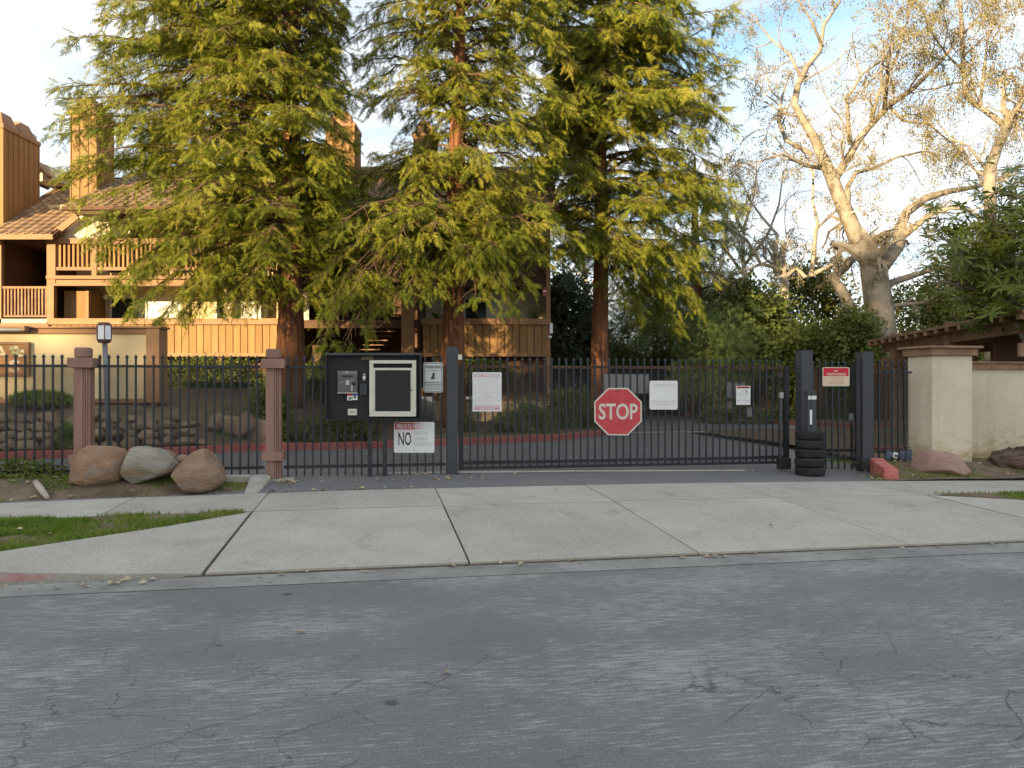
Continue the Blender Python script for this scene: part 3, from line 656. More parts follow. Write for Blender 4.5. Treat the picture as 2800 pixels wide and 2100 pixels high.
def cloud_tris(rs, c, r, n, size, clumps=40, tmpl=T_CARD, shell=.55, flat=1.0, spread=.26, cut=None):
    """leaf cards in clumps through an uneven ellipsoid"""
    d = nrm(rs.normal(0, 1, (clumps, 3))); rad = shell + (1 - shell) * rs.rand(clumps) ** .6
    lump = 1 + .22 * np.array([mnoise.noise(Vector(x) * 2.1 + Vector(c)) for x in d.tolist()])
    cc = np.array(c) + d * (rad * lump)[:, None] * np.array(r)
    k = rs.randint(0, clumps, n)
    p = cc[k] + rs.normal(0, spread, (n, 3)) * np.array(r) * np.array([1, 1, .8])
    if cut is not None:
        ok = p[:, 2] > cut; p = p[ok]; k = k[ok]
    out = nrm((p - np.array(c)) / np.array(r) ** 2)
    dirs = out + rs.normal(0, .7, p.shape) + np.array([0, 0, -.25])
    up = out * .6 + np.array([0, 0, .8]) + rs.normal(0, .5, p.shape)
    return place(tmpl, p, dirs, up, rs.uniform(size * .6, size * 1.3, len(p)))

# ------------------------------------------------------------------ apartment building
BY = 26.0
bld = thing('apartment_building', (-7, 27, 1.2), 'ochre three storey apartment block with wooden balconies and tiled roof', 'building')
def bx(u0, u1, v0, v1, y0, y1, dref=BY): return MB().box(XB(u0, dref), XB(u1, dref), y0, y1, ZB(v1, dref), ZB(v0, dref))
def bpart(name, mb, m, parent=None, **k): return build(name, mb, m, parent or bld, **k)
def boards(parent, u0, u1, v0, v1, y, wpx=20, d=BY, th=.03, m=None, gap=.012):
    x0, x1 = XB(u0, d), XB(u1, d); n = max(1, round((u1 - u0) / wpx)); w_ = (x1 - x0) / n; z0, z1 = ZB(v1, d), ZB(v0, d)
    proto = None
    lx, ly, lz = XF[parent.name][0]
    for i in range(n):
        if proto is None:
            proto = build('board', MB().box(-w_ / 2 + gap, w_ / 2 - gap, -th / 2, th / 2, z0 - lz, z1 - lz), m or m_board, parent, world=False)
            o_ = proto
        else: o_ = copy_part(proto, parent)
        o_.location = (x0 + (i + .5) * w_ - lx, y + (i % 2) * .006 - ly, 0)
def bars(parent, u0, u1, v0, v1, y, step=12, wpx=5, d=BY, m=None, name='baluster'):
    x0, x1 = XB(u0, d), XB(u1, d); n = max(1, round((u1 - u0) / step)); z0, z1 = ZB(v1, d), ZB(v0, d); hw = wpx / F * d / 2
    lx, ly, lz = XF[parent.name][0]; proto = None
    for i in range(n):
        if proto is None:
            proto = build(name, MB().box(-hw, hw, -.03, .03, z0 - lz, z1 - lz), m or m_board, parent, world=False); o_ = proto
        else: o_ = copy_part(proto, parent)
        o_.location = (x0 + (i + .5) * (x1 - x0) / n - lx, y - ly, 0)
def balcony(u0, u1, vr0, vr1, name='balcony', y=BY): # solid boarded parapet with rails
    b = bpart(name, bx(u0, u1, vr0, vr0 + 17, y - .10, y + .08), m_trim, bevel=.01)
    boards(b, u0 + 4, u1 - 4, vr0 + 17, vr1 - 9, y)
    build('bottom_rail', bx(u0, u1, vr1 - 9, vr1, y - .06, y + .06), m_trim, b)
    build('backing', bx(u0 + 4, u1 - 4, vr0 + 17, vr1 - 9, y + .03, y + .05), m_dark, b)
    return b
# --- left stair tower
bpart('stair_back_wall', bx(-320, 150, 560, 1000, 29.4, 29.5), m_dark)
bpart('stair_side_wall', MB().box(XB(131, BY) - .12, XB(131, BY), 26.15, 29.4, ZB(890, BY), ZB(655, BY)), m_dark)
bpart('stair_side_wall', MB().box(XB(-6, BY) - .12, XB(-6, BY), 26.13, 29.39, ZB(890, BY), ZB(640, BY)), m_dark)  # unseen left wall, added to keep the sun off the back wall
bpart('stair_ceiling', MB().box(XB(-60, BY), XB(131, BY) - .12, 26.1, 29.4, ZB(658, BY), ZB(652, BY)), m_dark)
bpart('post', bx(-6, 6, 655, 885, 25.95, 26.12), m_trim); bpart('post', bx(131, 150, 640, 885, 25.93, 26.12), m_trim)
bpart('stair_landing', bx(-320, 131, 872, 884, 25.95, 29.4), m_kerbc)
st = bpart('stair_railing', bx(6, 131, 783, 789, 25.98, 26.06), m_trim)
bars(st, 8, 130, 789, 862, 26.02, 9.5, 4, m=m_perg); build('bottom_rail', bx(6, 131, 862, 867, 26.0, 26.05), m_perg, st)
bpart('beam', bx(-60, 137, 884, 914, 25.9, 26.1), m_trim)
mb = MB()
for i in range(5): mb.box(XB(60 + i * 14, 27.5), XB(76 + i * 14, 27.5), 27.2, 28.2, ZB(865 - i * 16, 27.5), ZB(861 - i * 16, 27.5))
bpart('stair', mb, m_kerbc, kind='stuff')
bpart('wall_globe', MB().lathe([(.0, -.09), (.07, -.06), (.1, 0), (.07, .07), (0, .1)], (XB(24, 29.2), 29.2, ZB(725, 29.2)), 14), m_white, smooth=True)
# --- fascia and roofs (tiles are real, curved pieces)
fas = bpart('fascia', bx(-60, 146, 641, 655, 25.45, 25.55, 25.5), m_trim)
bpart('gutter', bx(172, 1520, 565, 575, 25.2, 25.36, 25.3), m_dark)
bpart('gable_wall', MB().prism([(XB(150, 26.2), ZB(655, 26.2)), (XB(300, 26.2), ZB(655, 26.2)), (XB(300, 26.2), ZB(560, 26.2)), (XB(208, 26.2), ZB(595, 26.2))], 26.2, 26.3), m_stucco2)
bpart('barge_board', MB().beam(P(143, 645, 25.95), P(212, 590, 25.95), .12, .22), m_trim)
def tile_mesh(wt, lt):
    n = 5; vs, fs = [], []
    for i in range(n + 1):
        x = -wt / 2 + wt * i / n; h = .035 * math.sin(i / n * 2 * math.pi) + .03
        vs += [(x, 0, h), (x, lt, h - .012), (x, 0, h - .03)]
    for i in range(n):
        a = i * 3; fs += [(a, a + 3, a + 4, a + 1), (a + 2, a + 5, a + 3, a)]
    return vs, fs
def tiled_roof(name, x0, x1, y0, z0, y1, z1, mat_under, piece_test, wt=.30, lt=.36):
    sl_ = math.atan2(z1 - z0, y1 - y0); ln = math.hypot(y1 - y0, z1 - z0)
    r = bpart(name, MB().add([(x0, y0, z0), (x1, y0, z0), (x1, y1, z1), (x0, y1, z1), (x0, y0, z0 - .12), (x1, y0, z0 - .12), (x1, y1, z1 - .12), (x0, y1, z1 - .12)],
        [(0, 1, 2, 3), (7, 6, 5, 4), (0, 4, 5, 1), (1, 5, 6, 2), (2, 6, 7, 3), (3, 7, 4, 0)]), mat_under)
    tv, tf = tile_mesh(wt, lt * 1.12); n, k = int((x1 - x0) / wt), int(ln / lt)
    me = bpy.data.meshes.new('tile'); me.from_pydata(tv, [], tf); me.materials.append(m_tile)
    rest = MB(); cnt = 0; rr = random.Random(8); lx, ly, lz = XF[bld.name][0]
    for j in range(k):
        for i in range(n):
            q = j * lt; y = y0 + q * math.cos(sl_); z = z0 + q * math.sin(sl_) + .012; x = x0 + (i + .5) * wt
            if cnt < 295 and piece_test(x, y, z):
                o_ = bpy.data.objects.new('tile', me); COL.objects.link(o_); o_.parent = r
                o_.location = (x - lx, y - ly, z - lz); o_.rotation_euler = (sl_ - .035, 0, rr.uniform(-.015, .015)); cnt += 1
            else:
                c, s_ = math.cos(sl_ - .035), math.sin(sl_ - .035)
                rest.add([(x + a[0], y + a[1] * c - a[2] * s_, z + a[1] * s_ + a[2] * c) for a in tv], tf)
    if rest.v: build('tile_field', rest, m_tile, r, kind='stuff')
    return r
def pix(x, y, z): return (1400 + x / y * F, 1050 - (z - CZ) / y * F)
tiled_roof('roof', XB(-60, 25.5), XB(146, 25.5), 25.5, ZB(641, 25.5), 31.0, ZB(488, 31), m_dark, lambda x, y, z: pix(x, y, z)[0] > -10)
ze = ZB(566, 25.3); zr = ZB(455, 31)
tiled_roof('roof', XB(172, 25.3), XB(1530, 25.3), 25.3, ze, 31.0, zr, m_dark, lambda x, y, z: (lambda q: q[0] > 1395 or (760 < q[0] < 1130 and q[1] < 545))(pix(x, y, z)))
bpart('roof_back', MB().add([(XB(-60, 25.5), 31, ZB(488, 31)), (XB(1530, 25.3), 31, zr), (XB(1530, 25.3), 38, 6.5), (XB(-60, 25.5), 38, 6.5)], [(0, 1, 2, 3)]), m_dark)
bpart('dormer', MB().prism([(XB(95, 29), ZB(495, 29)), (XB(160, 29), ZB(495, 29)), (XB(128, 29), ZB(450, 29))], 29, 30.5), m_stucco2)
mb = MB(); mb.beam(P(88, 500, 29.7), P(130, 458, 29.7), 1.9, .12); mb.beam(P(131, 458, 29.7), P(170, 500, 29.7), 1.9, .12); bpart('dormer_roof', mb, m_tile)
# --- chimneys
def chimney(u0, u1, vt, vb, d, dp, caps=1, lab=None):
    x0, x1 = XB(u0, d), XB(u1, d); zt, zb = ZB(vt, d), ZB(vb, d)
    c = bpart('chimney', MB().box(x0, x1, d, d + dp, zb, zt), m_board)
    build('cap_trim', MB().box(x0 - .05, x1 + .05, d - .05, d + dp + .05, zt, zt + .14), m_trim, c)
    mb = MB(); n = caps; L_ = dp / n
    for i in range(n):
        y0_, y1_ = d + i * L_ + .05, d + (i + 1) * L_ - .05; t = .22 * min(x1 - x0, L_)
        zz = zt + .14
        mb.add([(x0 + .04, y0_, zz), (x1 - .04, y0_, zz), (x1 - .04, y1_, zz), (x0 + .04, y1_, zz), (x0 + t + .04, y0_ + t, zz + .5), (x1 - t - .04, y0_ + t, zz + .5), (x1 - t - .04, y1_ - t, zz + .5), (x0 + t + .04, y1_ - t, zz + .5)],
            [(4, 5, 6, 7), (0, 1, 5, 4), (1, 2, 6, 5), (2, 3, 7, 6), (3, 0, 4, 7)])
    build('chimney_cap', mb, m_trim, c)
    mb = MB(); nb_ = max(2, int(dp / .28))
    for i in range(nb_ + 1): y_ = d + dp * i / nb_; mb.box(x1 + .001, x1 + .022, y_ - .02, y_ + .02, zb, zt - .001)
    for i in range(int((x1 - x0) / .3) + 1): x_ = x0 + .02 + i * .3; mb.box(x_ - .02, x_ + .02, d - .022, d - .001, zb, zt - .001)
    build('batten', mb, m_board, c); return c
chimney(-60, 8, 350, 640, 26.3, 2.0, 2)
chimney(192, 262, 312, 575, 27.2, 1.2)
chimney(890, 968, 345, 510, 28.6, 1.2); chimney(1130, 1188, 372, 500, 28.6, 1.2)
bpart('round_vent', MB().lathe([(.32, 0), (.32, .35), (.2, .45), (0, .48)], (XB(60, 28.6), 28.9, ZB(385, 28.4)), 18), m_kerbc, smooth=True)
# --- upper floor: open balustrade, wall behind
ub = bpart('balcony', bx(132, 745, 653, 668, 25.88, 26.06), m_trim, bevel=.01)
bars(ub, 160, 740, 668, 731, 25.97, 12.3, 5.5); build('bottom_rail', bx(136, 745, 731, 740, 25.92, 26.02), m_trim, ub)
build('post', bx(136, 156, 668, 775, 25.9, 26.08), m_trim, ub); build('post', bx(255, 268, 668, 755, 25.9, 26.08), m_trim, ub)
build('edge_beam', bx(132, 745, 755, 764, 25.86, 26.1), m_trim, ub); build('edge_beam', bx(138, 745, 766, 782, 25.92, 26.12), m_trim, ub)
bpart('balcony_floor', bx(138, 745, 757, 768, 26.13, 27.6), m_stucco2)
wall = bpart('wall', bx(131, 760, 560, 970, 27.7, 27.9, 27.7), m_stucco)
bpart('soffit', bx(172, 1520, 566, 572, 25.4, 27.7, 25.4), m_stucco2)
bpart('eave_board', bx(285, 760, 575, 597, 26.1, 26.2), m_dark)
# ground-floor balcony recess: closet, globe lamp, sliding doors, columns
cl = bpart('closet', bx(152, 215, 790, 880, 26.5, 27.7), m_board)
build('closet_trim', bx(215, 222, 790, 880, 26.45, 26.6), m_trim, cl)
bpart('wall_globe', MB().lathe([(.0, -.1), (.08, -.06), (.11, 0), (.08, .07), (0, .11)], (XB(286, 27.5), 27.52, ZB(812, 27.5)), 14), m_white, smooth=True)
def sliding(u0, u1, v0, v1, d, curt=True):
    f = bpart('sliding_door', MB(), m_cream) if False else None
    mb = MB(); z0, z1 = ZB(v1, d), ZB(v0, d); x0, x1 = XB(u0, d), XB(u1, d); t = .06; mid = (x0 + x1) / 2
    for a, b in ((x0, x0 + t), (mid - t / 2, mid + t / 2), (x1 - t, x1)): mb.box(a, b, d - .06, d, z0, z1)
    mb.box(x0 + t, mid - t / 2, d - .06, d, z1 - t, z1); mb.box(mid + t / 2, x1 - t, d - .06, d, z1 - t, z1)
    f = bpart('sliding_door', mb, m_cream)
    build('pane', MB().box(x0 + t, mid - t / 2, d - .035, d - .02, z0, z1 - t), m_glass, f)
    build('pane', MB().box(mid + t / 2, x1 - t, d - .035, d - .02, z0, z1 - t), m_glass if not curt else m_curtain, f, label='pane with a drawn white curtain' if curt else None)
sliding(303, 500, 812, 890, 27.69); sliding(590, 735, 812, 890, 27.69)
for u in (483, 602): bpart('column', bx(u, u + 23, 783, 890, 26.3, 26.6), m_stucco)
sliding(290, 420, 600, 745, 27.69, False); sliding(470, 640, 600, 745, 27.69)
balcony(132, 762, 871, 975)
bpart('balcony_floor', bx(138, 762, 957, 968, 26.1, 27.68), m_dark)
# below the left balcony: dark sheet standing in for the shaded space and wooden posts
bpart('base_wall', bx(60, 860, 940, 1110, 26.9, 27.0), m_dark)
for u in (140, 366, 590, 745): bpart('post', bx(u, u + 12, 975, 1100, 26.2, 26.35), m_trim)
# --- centre stairwell
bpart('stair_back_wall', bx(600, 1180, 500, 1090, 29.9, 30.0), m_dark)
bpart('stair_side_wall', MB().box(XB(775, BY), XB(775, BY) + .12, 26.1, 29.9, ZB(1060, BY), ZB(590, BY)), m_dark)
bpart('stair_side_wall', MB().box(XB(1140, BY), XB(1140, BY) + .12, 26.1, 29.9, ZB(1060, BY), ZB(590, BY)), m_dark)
bpart('wall', bx(763, 838, 780, 885, 26.3, 26.4), m_stucco2)
for v in (668, 875): bpart('beam', bx(763, 1150, v, v + 22, 26.0, 26.2), m_dark)
bpart('post', bx(1098, 1132, 690, 1000, 25.95, 26.2), m_trim); bpart('post', bx(762, 775, 890, 1000, 25.98, 26.15), m_trim)
for k_, (v0, sg) in enumerate(((955, 1), (860, -1), (770, 1))):
    mb = MB()
    for i in range(7):
        u = 1040 + sg * (i - 3) * 9; v = v0 - i * 13
        mb.box(XB(u - 28, 27.4), XB(u + 28, 27.4), 27.2 + i * .12, 27.5 + i * .12, ZB(v + 3, 27.4), ZB(v, 27.4))
    bpart('stair', mb, m_perg, kind='stuff')
sr = bpart('stair_railing', bx(900, 1090, 838, 843, 26.6, 26.66, 26.6), m_iron)
bars(sr, 902, 1090, 843, 875, 26.63, 14, 3, 26.6, m_iron)
# --- right wing
bpart('wall', bx(1150, 1500, 575, 782, 26.5, 26.6), m_dark); bpart('wall', bx(1150, 1505, 780, 975, 27.6, 27.8, 27.6), m_stucco2)
bpart('wall', MB().box(XB(1505, 26.3) - .1, XB(1505, 26.3), 26.5, 35, ZB(1185, 26.3), ZB(575, 26.3)), m_stucco2)
bpart('post', bx(1493, 1505, 575, 1060, 25.98, 26.2), m_trim)
wn_ = bpart('window', bx(1305, 1400, 598, 606, 26.42, 26.5), m_trim); build('frame', bx(1305, 1312, 606, 660, 26.42, 26.5), m_trim, wn_)
build('frame', bx(1348, 1353, 606, 660, 26.43, 26.5), m_trim, wn_); build('sill', bx(1300, 1420, 660, 674, 26.3, 26.5), m_trim, wn_)
build('pane', bx(1312, 1348, 606, 660, 26.46, 26.49), m_glass, wn_); build('pane', bx(1353, 1400, 606, 660, 26.46, 26.49), m_glass, wn_)
bpart('wall', bx(1478, 1493, 600, 640, 26.42, 26.49), m_stucco)
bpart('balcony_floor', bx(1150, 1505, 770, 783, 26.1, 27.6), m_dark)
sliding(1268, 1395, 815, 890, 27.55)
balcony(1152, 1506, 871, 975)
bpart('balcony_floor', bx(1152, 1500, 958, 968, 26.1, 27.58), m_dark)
bpart('base_wall', bx(1150, 1500, 940, 1085, 26.6, 26.7), m_dark)  # dark sheet put in for the shaded recess
bpart('base_wall', bx(1186, 1495, 1096, 1190, 26.2, 26.4), m_stucco2, label='low tan stucco base wall')
bpart('base_cap', bx(1184, 1497, 1092, 1096, 26.15, 26.45), m_trim)
mb = MB()
for i in range(-3, 15):
    x = XB(1370, 26.25) + i * .11
    for sg in (-1, 1): mb.beam((x + (0 if sg > 0 else .27), 26.25, ZB(1094, 26.25)), (x + (.27 if sg > 0 else 0), 26.25 + .012 * sg, ZB(1073, 26.25)), .012, .03)
bpart('lattice', mb, m_board, kind='stuff')
bpart('post', bx(1186, 1200, 975, 1092, 26.1, 26.25), m_trim)
rl = bpart('red_wall_lantern', MB().lathe([(0, -.16), (.07, -.14), (.07, -.1), (.06, .1), (.09, .12), (0, .2)], (XB(1487, 26.1), 25.85, ZB(802, 26.1)), 10), m_red)
build('lantern_glass', MB().lathe([(.064, -.1), (.064, .06)], (XB(1487, 26.1), 25.85, ZB(802, 26.1)), 10), m_frost, rl)
mb = MB().box(XB(1503, 26), XB(1511, 26), 25.9, 25.97, ZB(912, 26), ZB(884, 26)); mb.lathe([(.05, -.04), (.07, 0), (.05, .04)], (XB(1503, 26), 25.85, ZB(922, 26)), 10)
sc_ = thing('security_camera', (XB(1506, 26), 25.9, ZB(918, 26)), 'small white security camera on the corner of the wooden balcony', 'camera'); build('housing', mb, m_white, sc_)
# spiky pot plants on the balcony ledge
def rosette(c, n, l, rs, up=.7):
    d = rs.normal(0, 1, (n, 3)); d[:, 2] = np.abs(d[:, 2]) * up + .25; d = nrm(d)
    T = np.array([[[0, -.03, 0], [0, .03, 0], [.6, .022, 0]], [[0, -.03, 0], [.6, .022, 0], [.6, -.022, 0]], [[.6, -.022, 0], [.6, .022, 0], [1, 0, -.1]]])
    return place(T, np.tile(np.array(c), (n, 1)), d, np.array([0, 0, 1.0]) + rs.normal(0, .2, (n, 3)), rs.uniform(l * .7, l, n))
for nm, u, lab in (('spiky_plant', 1461, 'spiky green yucca on the corner of the right wooden balcony'), ('spiky_plant', 1195, 'spiky green plant on the balcony beside the middle trunk')):
    c = P(u, 868, 26.35); t = thing(nm, c, lab, 'plant')
    build_np('leaves', rosette((c[0], c[1], c[2] - .05), 46, .62, np.random.RandomState(u)), m_hedge, t)

# ------------------------------------------------------------------ monument wall with carved sign, tube lamp
MD = 17.5
mw = thing('monument_wall', (XB(200, MD), MD, 1.15), 'cream stucco entrance wall with brown timber cap and end post', 'wall')
mx = lambda u0, u1, v0, v1, y0, y1: MB().box(XB(u0, MD), XB(u1, MD), y0, y1, ZB(v1, MD), ZB(v0, MD))
build('stucco_panel', mx(-420, 404, 913, 1090, MD, MD + .25), m_stucco, mw)
build('cap', mx(-420, 404, 899, 913, MD - .06, MD + .31), m_trim, mw, bevel=.01); build('cap_board', mx(-420, 446, 893, 898.5, MD - .12, MD + .36), m_trim, mw, bevel=.006)
build('base_trim', mx(-420, 404, 1090, 1102, MD - .04, MD + .29), m_trim, mw)
build('end_post', mx(404.5, 441, 899, 1102, MD - .10, MD + .33), m_pil if False else m_trim, mw, bevel=.012)
for u in (364, 410, -80): build('footing', mx(u, u + 14, 1102, 1130, MD + .02, MD + .2), m_kerbc, mw)
build('gap_shade', mx(-420, 430, 1102.5, 1128, MD + .12, MD + .22), m_dark, mw)  # dark strip stands in for the shade in the gap under the wall
ws = thing('carved_wooden_sign', (XB(20, MD), MD - .08, ZB(980, MD)), 'carved wooden entrance sign with pale letters on the stucco wall', 'sign')
m_signw = M('carved_sign_wood', (0.30, 0.14, 0.055), (0.44, 0.24, 0.10), 3, 0.7, stretch=(0.5, 1, 9), bmp=0.7, bscale=6)
build('sign_board', mx(-330, 76, 943, 1022, MD - .07, MD - .012), m_signw, ws)
build('frame', mx(76.3, 85, 936, 1028, MD - .10, MD - .012), m_trim, ws); build('frame', mx(-330, 76, 936, 942.6, MD - .10, MD - .012), m_trim, ws); build('frame', mx(-330, 76, 1022.4, 1028, MD - .10, MD - .012), m_trim, ws)
sll = thing('sign_tube_lamp', (XB(20, MD), MD - .2, ZB(902, MD)), 'white fluorescent tube lamp on the cap of the stucco wall', 'lamp')
mb = MB().tube([(XB(-300, MD), MD - .24, ZB(904, MD)), (XB(80, MD), MD - .24, ZB(904, MD))], .035, 10); build('tube', mb, m_cream, sll, smooth=True)
build('bracket', mx(78, 88, 893, 906, MD - .28, MD - .05), m_perg, sll)

# ------------------------------------------------------------------ lettering
_tc = {}
def text_mesh(txt, bold=0.0, ext=0.01):
    key = (txt, bold)
    if key in _tc: return _tc[key]
    cu = bpy.data.curves.new('lettering_curve', 'FONT'); cu.body = txt; cu.size = 1; cu.offset = bold; cu.extrude = ext; cu.resolution_u = 3
    ob = bpy.data.objects.new('lettering_curve', cu); COL.objects.link(ob)
    dg = bpy.context.evaluated_depsgraph_get(); me = bpy.data.meshes.new_from_object(ob.evaluated_get(dg))
    co = np.empty(len(me.vertices) * 3, np.float32); me.vertices.foreach_get('co', co); co = co.reshape(-1, 3)
    fs = [tuple(p.vertices) for p in me.polygons]
    bpy.data.objects.remove(ob); bpy.data.curves.remove(cu); bpy.data.meshes.remove(me)
    _tc[key] = (co, fs); return _tc[key]
class Face:
    """a sign face on a plane parallel to the street (or to x): gives world points for photo pixels"""
    def __init__(s, n=None, d=None): s.n, s.d = n, d
    def pt(s, u, v, off=0.0):
        if s.n is not None:
            q = s.n - off; return SW(FS(u, q), q, FZ(u, v, q))
        return P(u, v, s.d - off) if False else (XB(u, s.d), s.d - off, ZB(v, s.d))
    def text(s, name, txt, u0, u1, v0, v1, off, m, parent, bold=0.0, slant=0.0):
        co, fs = text_mesh(txt, bold); mn, mx_ = co.min(0), co.max(0)
        a = np.array(s.pt(u0, v1, off)); b = np.array(s.pt(u1, v1, off)); c = np.array(s.pt(u0, v0, off))
        nv = np.cross(b - a, c - a); nv /= np.linalg.norm(nv)
        x = (co[:, 0] - mn[0]) / (mx_[0] - mn[0]); y = (co[:, 1] - mn[1]) / (mx_[1] - mn[1])
        pts = a + np.outer(x + slant * y, b - a) + np.outer(y, c - a) + np.outer(co[:, 2] * .06, nv)
        mb = MB(); mb.add(pts.tolist(), fs); return build(name, mb, m, parent)
    def rect(s, name, u0, u1, v0, v1, off, m, parent, r=0.0, th=.003, bevel=0):
        """flat plate with rounded corners, front at off"""
        pts = []
        if r:
            for cx, cy, a0 in ((u1 - r, v0 + r, -90), (u1 - r, v1 - r, 0), (u0 + r, v1 - r, 90), (u0 + r, v0 + r, 180)):
                for k in range(6): a = R(a0 + 18 * k); pts.append((cx + r * math.cos(a), cy + r * math.sin(a)))
        else: pts = [(u0, v0), (u1, v0), (u1, v1), (u0, v1)]
        return s.poly(name, pts, off, m, parent, th, bevel)
    def poly(s, name, pts, off, m, parent, th=.003, bevel=0):
        n = len(pts); fr = [s.pt(u, v, off) for u, v in pts]; bk = [s.pt(u, v, off - th) for u, v in pts]
        # keep the back exactly behind the front
        if s.n is not None: bk = [(p[0] - ST * th, p[1] + CT * th, p[2]) for p in fr]
        else: bk = [(p[0], p[1] + th, p[2]) for p in fr]
        mb = MB(); mb.add(fr + bk, [tuple(range(n - 1, -1, -1)), tuple(range(n, 2 * n))] + [(i, (i + 1) % n, (i + 1) % n + n, i + n) for i in range(n)])
        return build(name, mb, m, parent, bevel=bevel)
    def line(s, name, u0, u1, v, h, off, m, parent): return s.rect(name, u0, u1, v - h / 2, v + h / 2, off, m, parent, th=.0012)
    def ring(s, name, u0, u1, v0, v1, r, wd, off, m, parent):
        def outl(i):
            pts = []
            for cx, cy, a0 in ((u1 - r, v0 + r, -90), (u1 - r, v1 - r, 0), (u0 + r, v1 - r, 90), (u0 + r, v0 + r, 180)):
                for k in range(6): a = R(a0 + 18 * k); pts.append((cx + (r - i) * math.cos(a), cy + (r - i) * math.sin(a)))
            return pts
        A, B = outl(0), outl(wd); n = len(A); mb = MB()
        mb.add([s.pt(u, v, off) for u, v in A + B], [(i, (i + 1) % n, (i + 1) % n + n, i + n) for i in range(n)])
        return build(name, mb, m, parent)
fm = Face(d=MD)
m_pale = M('pale_carving', (0.62, 0.52, 0.34), (0.72, 0.62, 0.42), 8, 0.7)
m_green = M('green_carving', (0.33, 0.38, 0.20), (0.45, 0.46, 0.26), 8, 0.7)
fm.text('letter', 'A', -16, 29, 946, 982, .072, m_pale, ws, .02)
fm.text('letter', 'S', 30, 60, 984, 1018, .072, m_pale, ws, .03)
rs = np.random.RandomState(3)
for i, (u, v, a, c) in enumerate([(38, 953, 7, m_green), (50, 950, 6, m_pale), (57, 956, 5, m_green), (52, 966, 7, m_green), (67, 961, 6, m_pale), (43, 964, 6, m_green), (62, 972, 6, m_pale), (72, 973, 4, m_green)]):
    pts = [(u + a * math.cos(t) * (1 + .25 * math.cos(3 * t + i)), v + a * .75 * math.sin(t) * (1 + .25 * math.cos(3 * t + i))) for t in [R(k * 30) for k in range(12)]]
    fm.poly('carved_flower', pts, .082 + .0008 * i, c, ws, .012)

# ------------------------------------------------------------------ street fence, posts, gates
NF = 5.21
def picket_mesh(h0, h1, w_=.019, head=True):
    mb = MB(); a = w_ / 2
    mb.box(-a, a, -a, a, h0, h1 - (.055 if head else 0))
    if head:
        b = a * 1.7; z = h1 - .055
        mb.add([(-b, -b, z), (b, -b, z), (b, b, z), (-b, b, z), (-b, -b, z + .012), (b, -b, z + .012), (b, b, z + .012), (-b, b, z + .012), (0, 0, h1)],
               [(3, 2, 1, 0), (0, 1, 5, 4), (1, 2, 6, 5), (2, 3, 7, 6), (3, 0, 4, 7), (4, 5, 8), (5, 6, 8), (6, 7, 8), (7, 4, 8)])
    return mb
def mesh_tris(s0, s1, z0, z1, n, cw=.036, ch=.019, t=.0088):
    """expanded metal: zigzag strands as tilted ribbons, street frame -> world quads"""
    nx, nz = int((s1 - s0) / cw), int((z1 - z0) / ch)
    i = np.arange(nx); out = []
    for j in range(nz):
        off = (j % 2) * .5
        za, zb = z0 + j * ch, z0 + (j + 1) * ch
        xa = s0 + (i + off) * cw; xm = xa + cw / 2
        for (xl, zl, xr, zr_) in ((xa, za, xm, zb), (xm, zb, xa + cw, za)):
            q = np.zeros((nx, 4, 3)); 
            q[:, 0] = np.stack([xl, np.full(nx, n), np.full(nx, zl - t / 2)], 1); q[:, 1] = np.stack([xr, np.full(nx, n), np.full(nx, zr_ - t / 2)], 1)
            q[:, 2] = np.stack([xr, np.full(nx, n + .003), np.full(nx, zr_ + t / 2)], 1); q[:, 3] = np.stack([xl, np.full(nx, n + .003), np.full(nx, zl + t / 2)], 1)
            out.append(q)
    q = np.concatenate(out); s, nn, z = q[..., 0], q[..., 1], q[..., 2]
    return np.stack([s * CT - nn * ST, OY + s * ST + nn * CT, z], -1)
def fence(name, s0, s1, n, label, cat, z_rails, z0, z1, pitch=.12, mesh=(0.32, 1.84), top_m=None, first=.5, wp=.024, rail_h=.038, bot_m=None, group=None):
    t = street_thing(name, (s0 + s1) / 2, n, 0.0, label, cat, group); half = (s1 - s0) / 2
    for i, z in enumerate(z_rails):
        build('rail', MB().box(-half, half, -.016, .016, z - rail_h / 2, z + rail_h / 2), (top_m if i == 0 and top_m else m_iron), t, world=False)
    proto = None; k = int((s1 - s0) / pitch)
    for i in range(k):
        if proto is None: proto = build('picket', picket_mesh(z0, z1, wp), m_iron, t, world=False); o_ = proto
        else: o_ = copy_part(proto, t)
        o_.location = (-half + (i + first) * pitch, -.026, 0)
    if mesh: build_np('mesh_screen', mesh_tris(s0 + .01, s1 - .01, mesh[0], mesh[1], n + .03), m_mesh, t, kind='stuff')
    return t
S_P1, S_P2, S_G1, S_G2, S_G3 = FS(234, NF), FS(750, NF), FS(1235, NF), FS(2194, NF), FS(2359, NF)
ZT, ZK = 1.857, 2.03
fence('iron_fence', S_P1 - 3.6, S_P1 - .14, NF, 'black iron picket fence ending at the brown post beside the lamp', 'fence', (ZT, .36), .24, ZK)
fence('iron_fence', S_P1 + .14, S_P2 - .14, NF, 'black iron picket fence behind the boulders between two brown posts', 'fence', (ZT, .36), .24, ZK)
fence('iron_fence', S_P2 + .14, S_G1 - .1, NF, 'black iron picket fence behind the black intercom board', 'fence', (ZT, .36), .22, ZK)
